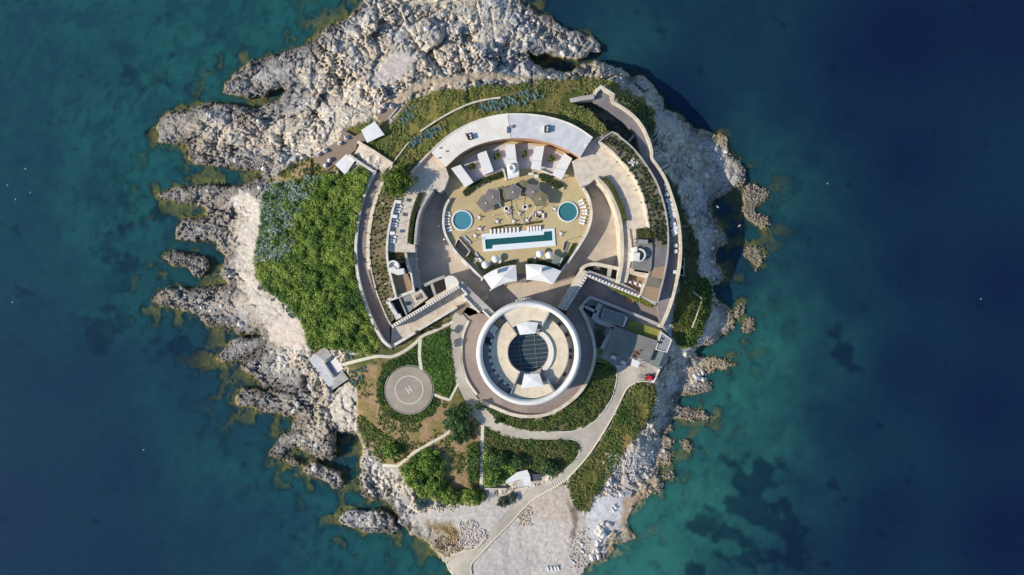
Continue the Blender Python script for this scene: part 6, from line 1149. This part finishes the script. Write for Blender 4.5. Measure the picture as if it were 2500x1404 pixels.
# agaves: one rosette mesh in three variants, each plant a thing
def agave_mesh(nb, L):
    V = []; F = []
    for i in range(nb):
        a = i*2.399; e = .25+.95*i/nb; ll = L*(1-.25*i/nb); w = .13*L; ca, sa_ = math.cos(a), math.sin(a); k = len(V)
        for t_, ww in ((.05, .5), (.45, 1), (1, .04)):
            h = ll*t_*math.sin(e)+.05; r = ll*t_*math.cos(e*(1-.25*t_)); V += [(ca*r-sa_*w*ww, sa_*r+ca*w*ww, h+.06*ww), (ca*r, sa_*r, h), (ca*r+sa_*w*ww, sa_*r-ca*w*ww, h+.06*ww)]
        for q in (0, 3): F += [[k+q, k+q+3, k+q+4, k+q+1], [k+q+1, k+q+4, k+q+5, k+q+2]]
    return mesh('agave', V, F, M['agave'])
AG = [agave_mesh(18, 1.0), agave_mesh(22, 1.15), agave_mesh(15, .9)]
def bed(poly, n, lb, grp, s=1.0, hf=None):
    x, y = scatter(poly, n*12, 2); 
    for i in range(min(n, len(x))):
        z = hf if hf is not None else hT1(x[i], y[i]); pin(AG, 'agave', lb, 'agave', grp, x[i], y[i], z+.05, random.random()*6, s*random.uniform(.75, 1.3))
bed([(1000,348),(1030,328),(1070,308),(1076,316),(1045,338),(1020,352),(1004,360)], 34, 'spiky blue-green agave in the bed below the tan slope wall', 'agaves below the slope wall', 1.15)
bed([(1168,264),(1195,246),(1240,236),(1285,224),(1330,232),(1322,244),(1270,256),(1235,262),(1195,276)], 62, 'spiky blue-green agave in the long bed above the arched roof', 'agaves above the arched roof', 1.1)
bed([(642,480),(668,452),(705,446),(718,490),(712,560),(720,610),(690,632),(630,640),(636,560)], 92, 'spiky grey-blue agave on the west slope above the rocks', 'agaves on the west slope', 1.15)
bed([(975,290),(1000,258),(1020,262),(1005,290),(985,308)], 16, 'spiky agave beside the dirt track on the north slope', 'agaves by the dirt track', 1.0)
bed([(846,918),(862,898),(878,892),(890,900),(880,930),(862,945)], 16, 'spiky agave beside the shore platform', 'agaves by the shore platform', 1.0); bed([(838,868),(850,845),(858,858),(852,885)], 8, 'spiky agave at the foot of the green slope', 'agaves at the foot of the green slope', .9)
bed([(1545,290),(1575,305),(1590,330),(1580,334),(1565,306)], 10, 'spiky agave outside the north-east parapet', 'agaves outside the north-east parapet', .9)
bed([(620,690),(660,715),(740,770),(735,800),(690,750),(640,720)], 14, 'spiky agave at the rocky edge of the green slope', 'agaves at the rocky edge of the green slope', .9)
# round planted shrubs in the two terrace beds
sh_me = []
for i in range(3):
    V, c = leafmesh('planted_shrub', np.zeros((3, 3))+np.array([[0, 0, .2], [.1, .1, .25], [-.1, 0, .2]]), np.full(3, .42), 16, .17, np.array([lin(66,70,44)[:3], lin(78,80,50)[:3], lin(58,64,42)[:3]])); sh_me.append(leafobj('planted_shrub', V, c))
x, y = scatter(PL, 900, 0); keepx = []
for a, b in zip(x, y):
    if all((a-p)**2+(b-q)**2 > 64 for p, q in keepx) and b > 475: keepx.append((a, b))
for a, b in keepx[:85]: pin(sh_me, 'planted_shrub', 'small dark round shrub in the olive bed along the west rampart', 'shrub', 'small shrubs in the west planted bed', a, b, 16.5, random.random()*6, random.uniform(.7, 1.15))
x, y = scatter([(1500,330),(1545,362),(1580,410),(1612,480),(1628,560),(1628,600),(1590,588),(1586,556),(1579,510),(1568,470),(1549,430),(1521,395),(1495,366),(1470,346)], 1500, 0); keepx = []
for a, b in zip(x, y):
    if all((a-p)**2+(b-q)**2 > 62 for p, q in keepx): keepx.append((a, b))
for a, b in keepx[:95]: pin(sh_me, 'planted_shrub', 'dark round shrub in the grey bed along the east rampart', 'shrub', 'small shrubs in the east planted bed', a, b, ZP, random.random()*6, random.uniform(.9, 1.6))
for i in range(14): a = random.uniform(0, 6.28); pin(sackm, 'bed_stone', 'pale stone in the heap on the grey east planted bed', 'stone', 'pale stones heaped on the east planted bed', 1545+11*math.cos(a)*random.random(), 398+11*math.sin(a)*random.random(), ZP, a, random.uniform(.5, .9))
# terrace bollards
bo = thing('bollard', 'x', 'bollard', (0, 0, 0)); lathe('post', [(.16, 0), (.14, .9)], M['dark'], bo, 10); lathe('cap', [(.01, 1.0), (.2, .96), (.2, .88)], M['dark'], bo, 10); bo = Proto(bo)
for i, (x, y) in enumerate([(1476,364),(1505,396),(1532,430),(1551,465),(1565,495)]): bo.put(x, y, ZT, 0, 'dark bollard, %s from the top along the outer wall of the east terrace' % ORD[i], 'dark bollards on the east terrace')
for i, (x, y) in enumerate([(1497,523),(1503,555),(1507,590),(1508,624)]): bo.put(x, y, ZC, 0, 'dark bollard, %s from the top along the east court wall' % ORD[i], 'dark bollards in the east court')
for i, (x, y) in enumerate([(916,470),(905,501),(897,535),(892,570),(890,606),(893,641),(901,695),(912,722),(924,745)]): bo.put(x+1, y, zring_l(x, y), 0, 'dark bollard, %s from the top along the kerb of the west rampart path' % ORD[i], 'dark bollards on the west rampart path')
# ------------------------------------------------------------------ rocks: boulders as things, rubble as stuff
def rockmesh(i, sub=2):
    b = bmesh.new(); bmesh.ops.create_icosphere(b, subdivisions=sub, radius=1); rr = random.Random(i); pl = [(Vector((rr.uniform(-1, 1), rr.uniform(-1, 1), rr.uniform(-.6, 1))).normalized(), rr.uniform(.5, .85)) for _ in range(9)]
    for v in b.verts:
        for n_, d_ in pl:
            s = v.co.dot(n_)
            if s > d_: v.co -= n_*(s-d_)
        v.co *= rr.uniform(.93, 1.07)
    me = bpy.data.meshes.new('boulder'); b.to_mesh(me); me.materials.append(M['rock']); return me
RK = [rockmesh(i) for i in range(8)]
def boulder(x, y, s, lb, grp, fl=.7):
    o = link('boulder', random.choice(RK), None, P(x, y, hT1(x, y)+s*.15)); o.scale = (s*random.uniform(.8, 1.3), s, s*fl*random.uniform(.7, 1.2)); o.rotation_euler = (random.uniform(-.3, .3), random.uniform(-.3, .3), random.random()*6); return tag(o, lb, 'boulder', grp)
boulder(1217,102,2.1,'smooth pale egg-shaped boulder lying in shade on the northern rocks',None)
boulder(878,210,1.4,'bright white angular boulder beside the gravel patch on the north slope',None)
boulder(1519,1207,1.5,'bright white block beside the flat grey slab on the south-east shore',None)
t = thing('flat_slab', 'large flat grey slab lying on the pebbles of the south-east shore', 'slab', P(1530,1204,h1(1530,1204)), -.35); boxes('slab', [(0, 0, .35, 3.4, 3.0, .5)], M['stonegrey'], t); boxes('hatch', [(-.5, .2, .63, .5, 1.0, .06), (.4, .1, .63, .5, 1.0, .06)], M['metal'], t)
cand = rng.uniform([380, 0], [1800, 1260], (40000, 2)); x, y = cand.T; ok = (bil(SDF, x, y) > 8)&~inpoly(x, y, FORT)&~inpoly(x, y, ROADP)
ii = np.clip(((x-320)/TS).astype(int), 0, nx-1); jj = np.clip(((y+60)/TS).astype(int), 0, ny-1); ok &= soft[jj, ii] < .2; x, y = x[ok], y[ok]
def shore(x, y):
    if y < 200: return 'northern shore right of the gravel patch' if x > 1010 else 'northern shore left of the gravel patch'
    if x < 1000: return 'north-western spurs' if y < 440 else ('western spurs beside the green slope' if y < 830 else 'south-western shore below the helipad')
    return 'shaded eastern shore' if y < 700 else 'south-eastern shore'
for k in range(230):
    s = .55+.9*random.random()**2.2; w_ = shore(x[k], y[k]); boulder(x[k], y[k], s, ('small' if s < .75 else 'large' if s > 1.1 else 'medium')+' pale boulder on the '+w_, 'loose boulders on the '+w_)
def rubble(name, xs, ys, smin, smax, colr):
    n = len(xs); base = np.array([[1,0,0],[-1,0,0],[0,1,0],[0,-1,0],[0,0,1],[0,0,-.6]], float); F0 = np.array([[0,2,4],[2,1,4],[1,3,4],[3,0,4],[2,0,5],[1,2,5],[3,1,5],[0,3,5]])
    s = rng.uniform(smin, smax, (n, 1, 1)); A = rng.normal(size=(n, 3, 3)); Qm, _ = np.linalg.qr(A); V = (base[None]*rng.uniform(.6, 1.25, (n, 6, 3)))@Qm*s*np.array([1, 1, .8]); V = V+PA(xs, ys, hT(xs, ys)+.05)[:, None]
    F = (F0[None]+(np.arange(n)*6)[:, None, None]).reshape(-1, 3); c = np.repeat(np.array(lin(*colr)[:3])[None]*rng.uniform(.65, 1.15, (n, 1)), 6, 0)
    o = link(name, fast(name, V.reshape(-1, 3), F, mt_r, {'tint': ('FLOAT_COLOR', np.concatenate([c, np.ones((len(c), 1))], 1))})); o['kind'] = 'stuff'
mt_r = mat('rubble_stone', None, .95, .12, 1.5, attr='tint')
rubble('rubble', x[300:8000], y[300:8000], .12, .42, (204,198,190))
for poly, n, c in (([(1120,1270),(1165,1275),(1190,1310),(1155,1340),(1122,1330)], 420, (206,196,184)), ([(1262,1262),(1296,1235),(1300,1262),(1290,1285),(1262,1280)], 240, (206,190,168)), ([(1480,1110),(1560,1105),(1570,1150),(1545,1195),(1500,1215),(1470,1200)], 1100, (204,200,198)), ([(1400,1300),(1440,1290),(1440,1370),(1400,1400),(1385,1380)], 220, (190,178,164)), ([(1060,1310),(1120,1300),(1130,1345),(1090,1368),(1070,1345)], 420, (168,146,108)), ([(1010,1240),(1060,1225),(1140,1232),(1060,1250)], 200, (206,196,180))):
    a, b = scatter(poly, n*2, 18); rubble('rubble', a[:n], b[:n], .15, .55, c)
cand = rng.uniform([1580, 330], [1900, 1230], (30000, 2)); ex, ey = cand.T; dd = bil(SDF, ex, ey); ok = (dd > -7)&(dd < 12); rubble('shore_rubble', ex[ok][:1500], ey[ok][:1500], .2, .75, (150,138,120))
cand = rng.uniform([360, 10], [1000, 1380], (60000, 2)); ex, ey = cand.T; dd = bil(SDF, ex, ey); ok = (dd > -8)&(dd < 7); rubble('shore_rubble', ex[ok][:1700], ey[ok][:1700], .2, .75, (112,104,94))
for px, py, n in ((1475,1295,60),(1455,1355,36),(1430,1335,14)):
    for k in range(n//6): boulder(px+random.gauss(0, 14), py+random.gauss(0, 10), random.uniform(.7, 1.9), 'tan boulder in the outcrop between the beach coves', 'tan outcrop boulders on the beach', .9)
for k in range(10): boulder(1708+random.gauss(0, 8), 920+random.gauss(0, 10), random.uniform(.7, 1.5), 'bright pale boulder at the waterline of the eastern spur', 'bright boulders on the eastern spur')
# ------------------------------------------------------------------ gulls
def gull():
    t = thing('gull', 'x', 'gull', (0, 0, 0)); V, F = lathe_vf([(.01, -.42), (.05, -.3), (.1, -.1), (.11, .05), (.08, .2), (.05, .24), (.075, .31), (.06, .38), (.01, .42)], 10); V = [(z, x, y*.9) for x, y, z in V]
    link('body', mesh('body', V, F, M['gull'], smooth=True), t)
    for s in (1, -1):
        W_ = [(.14, .06*s, .03), (-.12, .06*s, .03), (-.16, .5*s, .13), (.12, .48*s, .13), (-.2, 1.0*s, .05), (-.06, .96*s, .06)]; W_ += [(x, y, z-.025) for x, y, z in W_]
        f = [[0, 1, 2, 3], [3, 2, 4, 5], [9, 8, 7, 6], [11, 10, 8, 9], [0, 3, 9, 6], [3, 5, 11, 9], [1, 7, 8, 2], [2, 8, 10, 4], [4, 10, 11, 5]]; link('wing', mesh('wing', W_, f if s < 0 else [q[::-1] for q in f], M['gull']), t)
    link('tail', mesh('tail', [(-.36, .05, .02), (-.36, -.05, .02), (-.56, -.12, 0), (-.56, .12, 0), (-.36, .05, 0), (-.36, -.05, 0), (-.56, -.12, -.02), (-.56, .12, -.02)], [[0, 3, 2, 1], [4, 5, 6, 7], [2, 3, 7, 6], [0, 1, 5, 4], [1, 2, 6, 5], [3, 0, 4, 7]], M['gull']), t)
    V, F = tube_vf((.4, 0, 0), (.5, 0, -.02), .025, .008, 5); link('beak', mesh('beak', V, F, M['gullgrey']), t); return Proto(t)
GU = gull()
for x, y, a, lb in ((1752,505,.8,'white gull gliding over the dark eastern cove'),(1805,551,2.2,'white gull gliding between the east cove and the C-shaped islet'),(30,738,.3,'white gull over the open sea at the far left edge'),(350,1098,1.2,'white gull over the dark sea at the lower left'),(38,487,.1,'white gull nearest the left edge in the upper-left group'),(18,452,2,'white gull highest in the upper-left group'),(62,412,1,'white gull above the group at the left edge'),(74,470,2.6,'white gull rightmost in the upper-left group'),(2395,730,.5,'white gull over the open sea at the far right edge'),(2020,448,2.4,'white gull over the dark sea east of the C-shaped islet')): GU.put(x, y, 9+random.random()*4, a, lb, 'white gulls over the sea', .7 if x > 1700 and x < 1900 else .36)
for o in list(bpy.data.objects):
    if o.get('label') == 'x' and not o.users_collection: bpy.data.objects.remove(o)
